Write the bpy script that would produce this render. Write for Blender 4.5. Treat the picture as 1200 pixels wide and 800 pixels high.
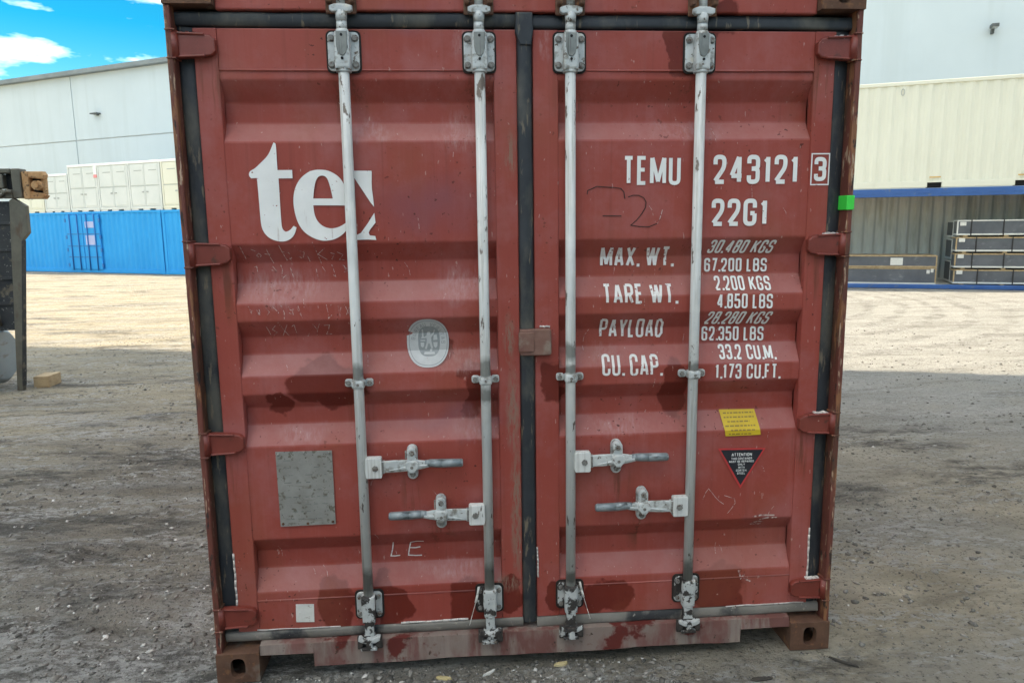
import bpy, bmesh, math, random
import numpy as np
from mathutils import Vector, Matrix
from mathutils.geometry import tessellate_polygon

random.seed(7)
for o in list(bpy.data.objects):
    bpy.data.objects.remove(o, do_unlink=True)
scene = bpy.context.scene
C = scene.collection

# ------------------------------------------------------------ camera
yaw, pit, rol = 0.07503, -0.15926, -0.01329
fwd = Vector((math.sin(yaw)*math.cos(pit), math.cos(yaw)*math.cos(pit), math.sin(pit)))
rgt = Vector((math.cos(yaw), -math.sin(yaw), 0))
upv = rgt.cross(fwd)
r2 = math.cos(rol)*rgt + math.sin(rol)*upv
u2 = -math.sin(rol)*rgt + math.cos(rol)*upv
cam_d = bpy.data.cameras.new('camera')
cam = bpy.data.objects.new('camera', cam_d)
C.objects.link(cam)
m = Matrix.Identity(4)
for i in range(3):
    m[i][0], m[i][1], m[i][2] = r2[i], u2[i], -fwd[i]
m[0][3], m[1][3], m[2][3] = -0.26543, -2.6814, 1.73719
cam.matrix_world = m
cam_d.sensor_width = 36.0
cam_d.lens = 865/1200*36
cam_d.clip_start = 0.05
cam_d.clip_end = 2000
scene.camera = cam

# ------------------------------------------------------------ sky, sun, exposure
SUN_EL, SUN_AZ = math.radians(32), math.atan2(0.954, -0.30)
world = bpy.data.worlds.new('World')
scene.world = world
world.use_nodes = True
wn, wl = world.node_tree.nodes, world.node_tree.links
wn.clear()
# cloud veil: luminance rises towards the zenith as under any overcast layer, (1 + 2 sin el) / 3
w_sx = wn.new('ShaderNodeSeparateXYZ')
w_cl = wn.new('ShaderNodeMapRange')
w_cl.inputs['From Min'].default_value = 0.0
w_cl.inputs['From Max'].default_value = 1.0
w_cl.inputs['To Min'].default_value = 0.3333
w_cl.inputs['To Max'].default_value = 1.0
w_cc = wn.new('ShaderNodeVectorMath')
w_cc.operation = 'SCALE'
w_cc.inputs[0].default_value = (52.0, 52.520, 53.040)
w_out = wn.new('ShaderNodeOutputWorld')
w_bg = wn.new('ShaderNodeBackground')
w_bg.inputs[1].default_value = 0.06
sky = wn.new('ShaderNodeTexSky')
sky.sky_type = 'NISHITA'
sky.sun_disc = False
sky.sun_elevation = SUN_EL
sky.sun_rotation = SUN_AZ
sky.air_density = 1.0
sky.dust_density = 0.0
sky.ozone_density = 1.5
w_hs = wn.new('ShaderNodeHueSaturation')
w_hs.inputs['Saturation'].default_value = 1.75
w_hs.inputs['Hue'].default_value = 0.49
w_hs.inputs['Value'].default_value = 0.42
w_tc = wn.new('ShaderNodeTexCoord')
w_mp = wn.new('ShaderNodeMapping')
w_mp.inputs['Rotation'].default_value = (0.25, -0.2, 0.5)
w_mp.inputs['Scale'].default_value = (3.0, 3.0, 10.0)
w_mp.inputs['Location'].default_value = (1.0, 5.0, 2.5)
w_nz = wn.new('ShaderNodeTexNoise')
w_nz.inputs['Scale'].default_value = 1.3
w_nz.inputs['Detail'].default_value = 6
w_nz.inputs['Roughness'].default_value = 0.55
w_mr = wn.new('ShaderNodeMapRange')
w_mr.inputs['From Min'].default_value = 0.495
w_mr.inputs['From Max'].default_value = 0.92
w_mr.inputs['To Max'].default_value = 0.9
w_mx = wn.new('ShaderNodeMix')
w_mx.data_type = 'RGBA'
wl.new(w_tc.outputs['Generated'], w_mp.inputs['Vector'])
wl.new(w_tc.outputs['Generated'], w_sx.inputs[0])
wl.new(w_sx.outputs['Z'], w_cl.inputs['Value'])
wl.new(w_cl.outputs[0], w_cc.inputs['Scale'])
wl.new(w_cc.outputs[0], w_mx.inputs['B'])
wl.new(w_mp.outputs[0], w_nz.inputs['Vector'])
wl.new(w_nz.outputs['Fac'], w_mr.inputs['Value'])
wl.new(w_mr.outputs[0], w_mx.inputs['Factor'])
wl.new(sky.outputs[0], w_hs.inputs['Color'])
wl.new(w_hs.outputs[0], w_mx.inputs['A'])
wl.new(w_mx.outputs['Result'], w_bg.inputs[0])
wl.new(w_bg.outputs[0], w_out.inputs[0])

sun_d = bpy.data.lights.new('sun', 'SUN')
sun_d.energy = 1.5
sun_d.angle = math.radians(1.0)
sun_d.color = (1.0, 0.94, 0.83)
sun = bpy.data.objects.new('sun', sun_d)
C.objects.link(sun)
to_sun = Vector((math.sin(SUN_AZ)*math.cos(SUN_EL), math.cos(SUN_AZ)*math.cos(SUN_EL), math.sin(SUN_EL)))
sun.rotation_euler = to_sun.to_track_quat('Z', 'Y').to_euler()
sun.location = to_sun*60

scene.view_settings.view_transform = 'Standard'
scene.view_settings.look = 'None'
scene.view_settings.gamma = 1.0
scene.view_settings.exposure = 3.07
scene.view_settings.use_white_balance = True
scene.view_settings.white_balance_temperature = 7500
scene.view_settings.white_balance_tint = 10.0

# ------------------------------------------------------------ material helpers
class NT:
    """small node-building helper"""
    def __init__(s, name):
        s.m = bpy.data.materials.new(name)
        s.m.use_nodes = True
        s.t = s.m.node_tree
        s.n, s.l = s.t.nodes, s.t.links
        s.b = s.n['Principled BSDF']
        s.pos = s.n.new('ShaderNodeNewGeometry').outputs['Position']
    def link(s, a, b): s.l.new(a, b)
    def noise(s, scale, detail=4, rough=0.55, vec=None, stretch=None, distort=0.0):
        v = vec or s.pos
        if stretch:
            mp = s.n.new('ShaderNodeMapping')
            mp.inputs['Scale'].default_value = stretch
            s.link(v, mp.inputs['Vector'])
            v = mp.outputs[0]
        nz = s.n.new('ShaderNodeTexNoise')
        nz.inputs['Scale'].default_value = scale
        nz.inputs['Detail'].default_value = detail
        nz.inputs['Roughness'].default_value = rough
        nz.inputs['Distortion'].default_value = distort
        s.link(v, nz.inputs['Vector'])
        return nz.outputs['Fac']
    def rng(s, val, lo, hi, a=0.0, b=1.0):
        r = s.n.new('ShaderNodeMapRange')
        r.inputs['From Min'].default_value = lo
        r.inputs['From Max'].default_value = hi
        r.inputs['To Min'].default_value = a
        r.inputs['To Max'].default_value = b
        s.link(val, r.inputs['Value'])
        return r.outputs[0]
    def math(s, op, a, b=None):
        n = s.n.new('ShaderNodeMath'); n.operation = op
        for i, v in enumerate((a, b)):
            if v is None: continue
            if isinstance(v, (int, float)): n.inputs[i].default_value = v
            else: s.link(v, n.inputs[i])
        return n.outputs[0]
    def mix(s, fac, a, b, mode='MIX'):
        n = s.n.new('ShaderNodeMix'); n.data_type = 'RGBA'; n.blend_type = mode
        for k, v in (('Factor', fac), ('A', a), ('B', b)):
            if isinstance(v, (int, float)): n.inputs[k].default_value = v
            elif isinstance(v, tuple): n.inputs[k].default_value = v if len(v) == 4 else v+(1,)
            else: s.link(v, n.inputs[k])
        return n.outputs['Result']
    def patches(s, plist, lo=0.75, hi=1.1, warp=0.05, wscale=9.0, ground=False):
        """mask made of irregular blotches (x, z, half width, half height)"""
        nz = s.n.new('ShaderNodeTexNoise')
        nz.inputs['Scale'].default_value = wscale
        nz.inputs['Detail'].default_value = 5
        s.link(s.pos, nz.inputs['Vector'])
        sub = s.n.new('ShaderNodeVectorMath'); sub.operation = 'SUBTRACT'
        s.link(nz.outputs['Color'], sub.inputs[0]); sub.inputs[1].default_value = (0.5, 0.5, 0.5)
        ma = s.n.new('ShaderNodeVectorMath'); ma.operation = 'MULTIPLY_ADD'
        s.link(sub.outputs[0], ma.inputs[0]); ma.inputs[1].default_value = (warp*2,)*3
        s.link(s.pos, ma.inputs[2])
        best = None
        for (x, z, rx, rz) in plist:
            d = s.n.new('ShaderNodeVectorMath'); d.operation = 'SUBTRACT'
            s.link(ma.outputs[0], d.inputs[0]); d.inputs[1].default_value = (x, z, 0) if ground else (x, 0, z)
            e = s.n.new('ShaderNodeVectorMath'); e.operation = 'MULTIPLY'
            s.link(d.outputs[0], e.inputs[0]); e.inputs[1].default_value = (1/rx, 1/rz, 0) if ground else (1/rx, 0, 1/rz)
            f = s.n.new('ShaderNodeVectorMath'); f.operation = 'LENGTH'
            s.link(e.outputs[0], f.inputs[0])
            best = f.outputs['Value'] if best is None else s.math('MINIMUM', best, f.outputs['Value'])
        return s.rng(best, lo, hi, 1, 0)
    def bump(s, h, strength=0.3, dist=0.002):
        b = s.n.new('ShaderNodeBump')
        b.inputs['Strength'].default_value = strength
        b.inputs['Distance'].default_value = dist
        s.link(h, b.inputs['Height'])
        s.link(b.outputs[0], s.b.inputs['Normal'])
    def done(s, col, rough=0.5, metal=0.0, spec=0.5):
        if isinstance(col, tuple): s.b.inputs['Base Color'].default_value = col+(1,)
        else: s.link(col, s.b.inputs['Base Color'])
        if isinstance(rough, (int, float)): s.b.inputs['Roughness'].default_value = rough
        else: s.link(rough, s.b.inputs['Roughness'])
        s.b.inputs['Metallic'].default_value = metal
        s.b.inputs['Specular IOR Level'].default_value = spec
        return s.m

def simple(name, a, b, scale=6, rough=0.6, spots=(), bump=0.15, metal=0.0, stretch=None, spec=0.5, bscale=None):
    """two-tone mottled material; spots = [(scale, lo, hi, colour, stretch)]"""
    t = NT(name)
    col = t.mix(t.rng(t.noise(scale, 6, 0.6, stretch=stretch), 0.32, 0.68), a, b)
    for (sc, lo, hi, c, st) in spots:
        col = t.mix(t.rng(t.noise(sc, 5, 0.6, stretch=st), lo, hi), col, c)
    if bump:
        t.bump(t.noise(bscale or scale*14, 5, 0.6), bump, 0.002)
    return t.done(col, rough, metal, spec)

def red_paint(name, rich=True):
    t = NT(name)
    col = t.mix(t.rng(t.noise(1.6, 5, 0.6), 0.34, 0.66), (0.305, 0.060, 0.045), (0.345, 0.082, 0.064))
    # chalked, faded film with faint vertical run marks
    st = t.noise(1.0, 5, 0.65, stretch=(26, 26, 1.3))
    col = t.mix(t.rng(st, 0.50, 0.80, 0, 0.30), col, (0.41, 0.14, 0.125))
    col = t.mix(t.rng(t.noise(3.2, 7, 0.7), 0.47, 0.66, 0, 0.5), col, (0.37, 0.135, 0.13))
    st2 = t.noise(1.0, 4, 0.6, stretch=(40, 40, 1.0))
    col = t.mix(t.rng(st2, 0.58, 0.74, 0, 0.22), col, (0.12, 0.032, 0.025))
    rough = t.rng(t.noise(7, 5, 0.6), 0.3, 0.7, 0.36, 0.55)
    if rich:
        dark = [(-.775,1.16,.13,.10), (-.705,1.12,.09,.10), (-.215,1.10,.05,.13), (.10,1.12,.055,.10), (.56,1.09,.055,.13),
                (-.75,.255,.075,.13), (-.55,.25,.07,.12), (-.255,.26,.08,.13), (-.085,.28,.05,.08), (.10,.27,.05,.08), (.30,.25,.12,.08),
                (.78,.255,.10,.12), (.56,2.34,.05,.11), (.70,2.44,.09,.07), (-.30,1.27,.05,.04), (-.93,1.07,.06,.05)]
        col = t.mix(t.math('MULTIPLY', t.patches(dark, 0.86, 0.98, 0.095, 7), 0.85), col, (0.125, 0.017, 0.010))
        pale = [(-.22,2.06,.10,.07), (-.90,1.52,.17,.07), (-.25,1.51,.09,.07), (-.20,.965,.08,.07), (-.24,1.23,.09,.05), (-.20,2.36,.06,.05),
                (.60,2.06,.13,.035), (-.55,2.06,.10,.03), (.35,.95,.10,.04), (-.30,.38,.16,.03), (-.86,.96,.10,.04), (.30,1.22,.08,.04), (.07,2.37,.025,.07)]
        ms = t.math('MULTIPLY', t.patches(pale, 0.2, 1.25, 0.07, 14), t.rng(t.noise(30, 6, 0.75, stretch=(2.2, 1, 0.5)), 0.40, 0.72))
        col = t.mix(t.math('MULTIPLY', ms, 0.75), col, (0.50, 0.34, 0.34))
        # bare brownish scrapes along the meeting edges of the doors
        brown = [(-.055,1.98,.016,.075), (-.07,1.30,.018,.085), (-.06,1.02,.022,.15), (-.05,.62,.020,.25), (-.09,.33,.05,.03)]
        flake = t.rng(t.noise(38, 6, 0.72, stretch=(2.2, 1, 0.35)), 0.44, 0.52)
        col = t.mix(t.math('MULTIPLY', t.math('MULTIPLY', t.patches(brown, 0.5, 1.4, 0.014, 30), flake), 0.85), col, (0.25, 0.165, 0.125))
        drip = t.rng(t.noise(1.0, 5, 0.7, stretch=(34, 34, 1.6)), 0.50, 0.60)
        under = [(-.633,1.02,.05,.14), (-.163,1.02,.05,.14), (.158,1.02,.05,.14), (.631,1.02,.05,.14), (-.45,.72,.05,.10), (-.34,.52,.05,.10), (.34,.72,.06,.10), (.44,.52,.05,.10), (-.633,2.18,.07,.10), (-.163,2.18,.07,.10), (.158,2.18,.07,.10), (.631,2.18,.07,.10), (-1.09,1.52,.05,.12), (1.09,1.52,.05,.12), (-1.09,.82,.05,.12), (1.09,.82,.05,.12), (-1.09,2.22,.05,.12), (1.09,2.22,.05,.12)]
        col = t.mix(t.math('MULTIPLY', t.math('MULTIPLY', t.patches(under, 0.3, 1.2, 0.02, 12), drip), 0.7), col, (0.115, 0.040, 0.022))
        sky_sheen = [(-.36,1.80,.20,.12), (-.32,.98,.25,.05), (-.42,2.42,.12,.05)]  # purplish sky sheen on the left door, painted into the colour
        col = t.mix(t.math('MULTIPLY', t.patches(sky_sheen, 0.2, 1.2, 0.10, 6), 0.5), col, (0.21, 0.085, 0.105))
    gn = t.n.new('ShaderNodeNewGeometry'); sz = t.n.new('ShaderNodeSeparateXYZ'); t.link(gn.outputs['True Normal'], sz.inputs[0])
    ledge_light = t.math('MULTIPLY', t.rng(sz.outputs['Z'], 0.25, 0.45), t.rng(t.noise(6, 5, 0.65), 0.25, 0.7, 0.35, 1.0))  # dust on up-facing folds, its paler tint also paints in skylit slopes
    col = t.mix(t.math('MULTIPLY', ledge_light, 0.5), col, (0.40, 0.21, 0.20))
    col = t.mix(t.rng(t.noise(2.4, 6, 0.65, stretch=(1, 1, 0.7)), 0.50, 0.64, 0, 0.35), col, (0.26, 0.075, 0.040))
    # small rust freckles and scratches
    where = t.rng(t.noise(2.6, 4, 0.6), 0.44, 0.62)
    col = t.mix(t.math('MULTIPLY', t.rng(t.noise(55, 3, 0.5), 0.66, 0.69, 0, 0.85), where), col, (0.07, 0.020, 0.013))
    col = t.mix(t.rng(t.noise(90, 2, 0.5, stretch=(1, 1, 0.35)), 0.72, 0.75, 0, 0.6), col, (0.50, 0.33, 0.29))
    h = t.math('ADD', t.math('ADD', t.noise(3.0, 3, 0.5), t.math('MULTIPLY', t.noise(9.0, 4, 0.55), 0.35)), t.math('MULTIPLY', t.noise(70, 4, 0.6), 0.12))
    t.bump(h, 0.55, 0.009)
    return t.done(col, rough, 0, 0.22)

M = {}
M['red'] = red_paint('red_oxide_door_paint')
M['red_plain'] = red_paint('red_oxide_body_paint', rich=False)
M['post'] = simple('chipped_post_paint', (0.115, 0.030, 0.020), (0.165, 0.045, 0.030), 5, 0.65,
    [(9, 0.50, 0.57, (0.085, 0.036, 0.020), (1, 1, 0.2)), (22, 0.55, 0.60, (0.24, 0.10, 0.045), (1.5, 1.5, 0.22)), (45, 0.60, 0.64, (0.42, 0.29, 0.20), (1.5, 1, 0.22)), (30, 0.62, 0.66, (0.03, 0.018, 0.014), (1.5, 1, 0.4))], 0.8)
M['casting'] = simple('rusty_cast_steel', (0.085, 0.038, 0.022), (0.15, 0.075, 0.045), 14, 0.85,
    [(30, 0.56, 0.66, (0.20, 0.09, 0.04), None), (9, 0.56, 0.68, (0.17, 0.13, 0.10), None)], 0.6)
M['hinge'] = simple('hinge_paint', (0.17, 0.030, 0.020), (0.22, 0.045, 0.032), 9, 0.42,
    [(24, 0.60, 0.68, (0.09, 0.03, 0.02), None), (40, 0.68, 0.72, (0.40, 0.30, 0.25), None)], 0.35)
M['sill'] = simple('dusty_sill_paint', (0.125, 0.045, 0.036), (0.19, 0.085, 0.072), 4, 0.75,
    [(7, 0.44, 0.60, (0.22, 0.165, 0.14), (1, 1, 0.5)), (1, 0.50, 0.62, (0.25, 0.20, 0.17), (14, 14, 2)), (5, 0.60, 0.64, (0.11, 0.014, 0.009), None), (40, 0.64, 0.70, (0.05, 0.03, 0.02), None)], 0.5)
M['rubber'] = simple('weathered_rubber', (0.013, 0.017, 0.022), (0.030, 0.036, 0.042), 5, 0.55,
    [(2.6, 0.48, 0.62, (0.085, 0.082, 0.068), (2, 2, 1)), (22, 0.60, 0.68, (0.16, 0.13, 0.09), (2, 2, 0.4))], 0.35)
M['rubber_dusty'] = simple('dusty_rubber', (0.15, 0.14, 0.12), (0.22, 0.205, 0.18), 7, 0.8,
    [(4, 0.56, 0.66, (0.03, 0.032, 0.034), None), (30, 0.64, 0.70, (0.30, 0.27, 0.23), None)], 0.5)
M['dark'] = simple('dark_void_steel', (0.012, 0.010, 0.009), (0.03, 0.022, 0.018), 8, 0.9)
M['galv'] = simple('galvanised_bracket', (0.45, 0.48, 0.475), (0.60, 0.625, 0.61), 16, 0.5,
    [(26, 0.52, 0.64, (0.24, 0.23, 0.20), None), (55, 0.60, 0.66, (0.12, 0.085, 0.06), None), (14, 0.60, 0.68, (0.62, 0.60, 0.53), None)], 0.45, 0.1)
M['steel'] = simple('bare_worn_steel', (0.17, 0.18, 0.17), (0.26, 0.27, 0.25), 20, 0.5,
    [(1, 0.55, 0.7, (0.10, 0.10, 0.09), (120, 120, 6))], 0.3, 0.35)
M['flaked'] = simple('flaked_white_bracket', (0.40, 0.42, 0.41), (0.52, 0.53, 0.51), 25, 0.65,
    [(16, 0.50, 0.53, (0.035, 0.030, 0.027), None), (45, 0.60, 0.66, (0.12, 0.10, 0.08), None)], 0.6)
M['black_flaked'] = simple('blackened_steel', (0.03, 0.027, 0.025), (0.06, 0.05, 0.043), 25, 0.7,
    [(20, 0.60, 0.63, (0.40, 0.41, 0.39), None)], 0.6)
M['bolt'] = simple('grimy_bolt', (0.16, 0.15, 0.13), (0.30, 0.30, 0.28), 60, 0.55, [(90, 0.55, 0.62, (0.10, 0.05, 0.03), None)], 0.4, 0.3)
M['grip'] = simple('worn_handle_steel', (0.20, 0.235, 0.25), (0.31, 0.35, 0.36), 30, 0.45, [(60, 0.55, 0.65, (0.10, 0.11, 0.11), (0.3, 1, 1))], 0.4, 0.3)

def bar_mat():
    t = NT('locking_bar_paint')
    col = t.mix(t.rng(t.noise(3, 5, 0.6), 0.35, 0.65), (0.56, 0.58, 0.565), (0.68, 0.685, 0.655))
    col = t.mix(t.rng(t.noise(1.0, 5, 0.68, stretch=(60, 60, 2.2)), 0.50, 0.66, 0, 0.75), col, (0.36, 0.345, 0.30))
    col = t.mix(t.rng(t.noise(2.2, 5, 0.6), 0.50, 0.62, 0, 0.5), col, (0.40, 0.42, 0.40))
    grime = [(-.635,.385,.05,.06), (-.163,.375,.05,.06), (.16,.36,.05,.03), (.632,.345,.05,.07), (.16,1.26,.05,.04), (.16,1.19,.05,.02),
             (-.163,1.2,.05,.05), (.632,1.19,.05,.03), (-.635,1.2,.05,.035), (-.163,1.10,.05,.03)]
    col = t.mix(t.math('MULTIPLY', t.patches(grime, 0.5, 1.1, 0.03, 22), 0.85), col, (0.15, 0.155, 0.14))
    col = t.mix(t.rng(t.noise(34, 4, 0.6, stretch=(1, 1, 0.35)), 0.62, 0.66), col, (0.13, 0.105, 0.085))
    t.bump(t.noise(90, 4, 0.6), 0.2, 0.001)
    return t.done(col, 0.42, 0, 0.5)
M['bar'] = bar_mat()
M['letter'] = simple('white_lettering', (0.76, 0.76, 0.73), (0.84, 0.84, 0.81), 12, 0.6,
    [(60, 0.67, 0.70, (0.30, 0.09, 0.075), None), (1.0, 0.66, 0.74, (0.50, 0.42, 0.38), (50, 50, 5))], 0.0)
M['letter_worn'] = simple('worn_white_lettering', (0.68, 0.66, 0.63), (0.80, 0.78, 0.75), 15, 0.65,
    [(45, 0.62, 0.66, (0.27, 0.08, 0.065), None), (1.0, 0.60, 0.70, (0.36, 0.22, 0.19), (60, 60, 6))], 0.0)
M['chalk'] = simple('chalk_scratch', (0.42, 0.27, 0.24), (0.66, 0.56, 0.52), 60, 0.8, [(90, 0.48, 0.56, (0.24, 0.07, 0.06), None)], 0.0)
M['chalk_white'] = simple('white_chalk', (0.62, 0.60, 0.58), (0.75, 0.73, 0.70), 60, 0.8, [(120, 0.58, 0.64, (0.30, 0.12, 0.10), None)], 0.0)
M['marker'] = simple('black_marker', (0.03, 0.012, 0.010), (0.06, 0.02, 0.016), 50, 0.6, (), 0.0)
M['sticker_grey'] = simple('grey_sticker', (0.46, 0.47, 0.46), (0.55, 0.56, 0.55), 20, 0.5, (), 0.0)
M['sticker_mid'] = simple('grey_sticker_centre', (0.24, 0.26, 0.26), (0.31, 0.33, 0.33), 30, 0.5, (), 0.0)
M['sticker_line'] = simple('grey_sticker_print', (0.20, 0.22, 0.22), (0.26, 0.28, 0.28), 30, 0.5, (), 0.0)
M['yellow'] = simple('yellow_sticker', (0.56, 0.37, 0.018), (0.64, 0.45, 0.025), 15, 0.5, (), 0.0)
M['yellow_print'] = simple('brown_print', (0.20, 0.13, 0.02), (0.28, 0.18, 0.03), 15, 0.5, (), 0.0)
M['tri_red'] = simple('red_sticker_border', (0.52, 0.035, 0.035), (0.58, 0.05, 0.05), 15, 0.5, (), 0.0)
M['tri_black'] = simple('black_sticker', (0.012, 0.014, 0.022), (0.02, 0.022, 0.03), 15, 0.4, (), 0.0)
M['paper'] = simple('white_paper', (0.60, 0.59, 0.54), (0.70, 0.69, 0.64), 30, 0.8, [(70, 0.62, 0.68, (0.42, 0.38, 0.32), None)], 0.1)
M['plate'] = simple('dull_metal_plate', (0.24, 0.235, 0.21), (0.34, 0.335, 0.31), 14, 0.5,
    [(50, 0.58, 0.63, (0.16, 0.15, 0.12), None), (90, 0.66, 0.69, (0.06, 0.05, 0.04), None), (1, 0.60, 0.72, (0.20, 0.18, 0.15), (8, 8, 70))], 0.35, 0.25)
M['lockplate'] = simple('scraped_lock_plate', (0.15, 0.06, 0.045), (0.22, 0.12, 0.09), 16, 0.7, [(12, 0.52, 0.62, (0.25, 0.19, 0.15), None)], 0.5)
M['green'] = simple('green_tape', (0.02, 0.62, 0.06), (0.03, 0.70, 0.08), 20, 0.5, (), 0.0)
M['sealant_glint'] = simple('pale_sealant_and_glint', (0.58, 0.54, 0.50), (0.68, 0.64, 0.60), 40, 0.7, [(60, 0.62, 0.68, (0.30, 0.12, 0.10), None)], 0.3)

# ------------------------------------------------------------ mesh helpers
class MB:
    def __init__(s): s.bm = bmesh.new(); s.mi = 0
    def use(s, i): s.mi = i; return s
    def _new(s, verts, faces, smooth=False):
        vs = [s.bm.verts.new(v) for v in verts]
        out = []
        for f in faces:
            try:
                fc = s.bm.faces.new([vs[i] for i in f]); fc.smooth = smooth; fc.material_index = s.mi; out.append(fc)
            except ValueError: pass
        return vs, out
    def box(s, x0, x1, y0, y1, z0, z1, bev=0.0, seg=2):
        vs, fs = s._new([(x0,y0,z0),(x1,y0,z0),(x1,y1,z0),(x0,y1,z0),(x0,y0,z1),(x1,y0,z1),(x1,y1,z1),(x0,y1,z1)],
            [(0,3,2,1),(4,5,6,7),(0,1,5,4),(1,2,6,5),(2,3,7,6),(3,0,4,7)])
        if bev > 0:
            es = list({e for f in fs for e in f.edges})
            bmesh.ops.bevel(s.bm, geom=es, offset=bev, segments=seg, affect='EDGES', profile=0.5)
        return s
    def prism(s, poly, y0, y1, bev=0.0, axis='y'):
        """poly of (x, z) extruded between y0 and y1 (axis y), or (y, z) along x, or (x, y) along z"""
        n = len(poly)
        def P(a, b, t): return {'y': (a, t, b), 'x': (t, a, b), 'z': (a, b, t)}[axis]
        vs, fs = s._new([P(a, b, y0) for a, b in poly] + [P(a, b, y1) for a, b in poly],
            [tuple(range(n)), tuple(reversed(range(n, 2*n)))] + [(i, i+n, (i+1) % n+n, (i+1) % n) for i in range(n)])
        bmesh.ops.recalc_face_normals(s.bm, faces=fs)
        if bev > 0:
            es = [e for e in fs[0].edges] + [e for e in fs[1].edges]
            bmesh.ops.bevel(s.bm, geom=es, offset=bev, segments=2, affect='EDGES', profile=0.5)
        return s
    def cyl(s, p0, p1, r0, r1=None, n=16, caps=True):
        r1 = r0 if r1 is None else r1
        p0, p1 = Vector(p0), Vector(p1)
        d = (p1-p0).normalized()
        a = d.orthogonal().normalized(); b = d.cross(a)
        vs = []
        for p, r in ((p0, r0), (p1, r1)):
            for i in range(n):
                t = 2*math.pi*i/n
                vs.append(p + a*r*math.cos(t) + b*r*math.sin(t))
        V, F = s._new(vs, [(i, (i+1) % n, (i+1) % n+n, i+n) for i in range(n)], True)
        if caps:
            for c in (list(reversed(V[:n])), V[n:]):
                s.bm.faces.new(c).material_index = s.mi
        return s
    def tube(s, pts, r, n=8):
        for a, b in zip(pts[:-1], pts[1:]): s.cyl(a, b, r, n=n)
        return s
    def raw(s, verts, faces, smooth=False):
        s._new(verts, faces, smooth); return s
    def jitter(s, amp, seed=0):
        rr = random.Random(seed)
        for v in s.bm.verts: v.co += Vector([rr.uniform(-amp, amp) for _ in range(3)])
        return s
    def mesh(s, name):
        me = bpy.data.meshes.new(name)
        bmesh.ops.recalc_face_normals(s.bm, faces=s.bm.faces[:]) if False else None
        s.bm.to_mesh(me); s.bm.free()
        return me
    def build(s, name, mat, parent=None, loc=None):
        return link(name, s.mesh(name), mat, parent, loc)

def link(name, me, mat, parent=None, loc=None):
    if mat is not None and not me.materials: me.materials.append(mat)
    o = bpy.data.objects.new(name, me)
    C.objects.link(o)
    if parent is not None: o.parent = parent
    if loc is not None: o.location = loc
    return o

def tag(o, label=None, cat=None, group=None, kind=None):
    if label: o['label'] = label
    if cat: o['category'] = cat
    if group: o['group'] = group
    if kind: o['kind'] = kind
    return o

def empty(name, loc=(0, 0, 0), rz=0.0):
    o = bpy.data.objects.new(name, None)
    C.objects.link(o)
    o.location = loc; o.rotation_euler = (0, 0, rz)
    o.empty_display_size = 0.3
    return o

def rrect(w, h, r, n=4, cx=0, cz=0):
    pts = []
    for (sx, sz, a0) in ((1, 1, 0), (-1, 1, 90), (-1, -1, 180), (1, -1, 270)):
        for k in range(n+1):
            a = math.radians(a0 + 90*k/n)
            pts.append((cx+sx*(w/2-r)+r*math.cos(a), cz+sz*(h/2-r)+r*math.sin(a)))
    return pts

# ============================================================ GROUND
def vnoise(x, y, seed):
    xi, yi = np.floor(x).astype(np.int64), np.floor(y).astype(np.int64)
    xf, yf = x-xi, y-yi
    u, v = xf*xf*(3-2*xf), yf*yf*(3-2*yf)
    def h(a, b):
        n = (a*374761393 + b*668265263 + seed*1442695041) & 0xFFFFFFFF
        n = ((n ^ (n >> 13))*1274126177) & 0xFFFFFFFF
        n = n ^ (n >> 16)
        return (n & 0xFFFF)/65535.0
    return (h(xi, yi)*(1-u)+h(xi+1, yi)*u)*(1-v) + (h(xi, yi+1)*(1-u)+h(xi+1, yi+1)*u)*v

def fbm(x, y, seed, oct=4):
    s, a, t = 0, 1.0, 0
    for k in range(oct):
        s = s + a*vnoise(x*2**k, y*2**k, seed+k*17); t += a; a *= 0.5
    return s/t - 0.5

def ground_h(x, y):
    d = np.hypot(x+0.27, y+2.7)
    near = np.clip(1.25-d/14.0, 0, 1)
    # quiet where the container and the near machine rest
    q = np.clip(np.maximum((np.abs(x)-1.25)/0.7, np.maximum(-(y+0.10)/0.5, (y-6.3)/0.5)), 0.12, 1)
    h = 0.075*fbm(x*0.55, y*0.85, 3, 3)*q
    h = h + 0.045*fbm(x*3.1, y*4.0, 5, 4)*np.clip(q, 0.35, 1)
    rough = np.clip(0.35+2.2*fbm(x*0.9, y*1.5, 41, 3)+0.4, 0.15, 1.3)
    h = h + 0.030*fbm(x*11, y*14, 11, 4)*np.clip(q, 0.45, 1)*rough
    h = h + 0.020*np.abs(fbm(x*5, y*7, 19, 3))*np.clip(q, 0.3, 1)
    # wheel ruts curving through the bright yard on the right
    rr = np.hypot(x-3.0, (y-14.0)*1.0)
    band = np.exp(-((rr-6.2)/1.6)**2)*np.clip((y-4.5)/2, 0, 1)
    h = h + 0.035*band*np.sin(rr*11)*np.clip(0.6+fbm(x*.8, y*.8, 31, 2)*2, 0, 1)
    return h*near - 0.006

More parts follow.
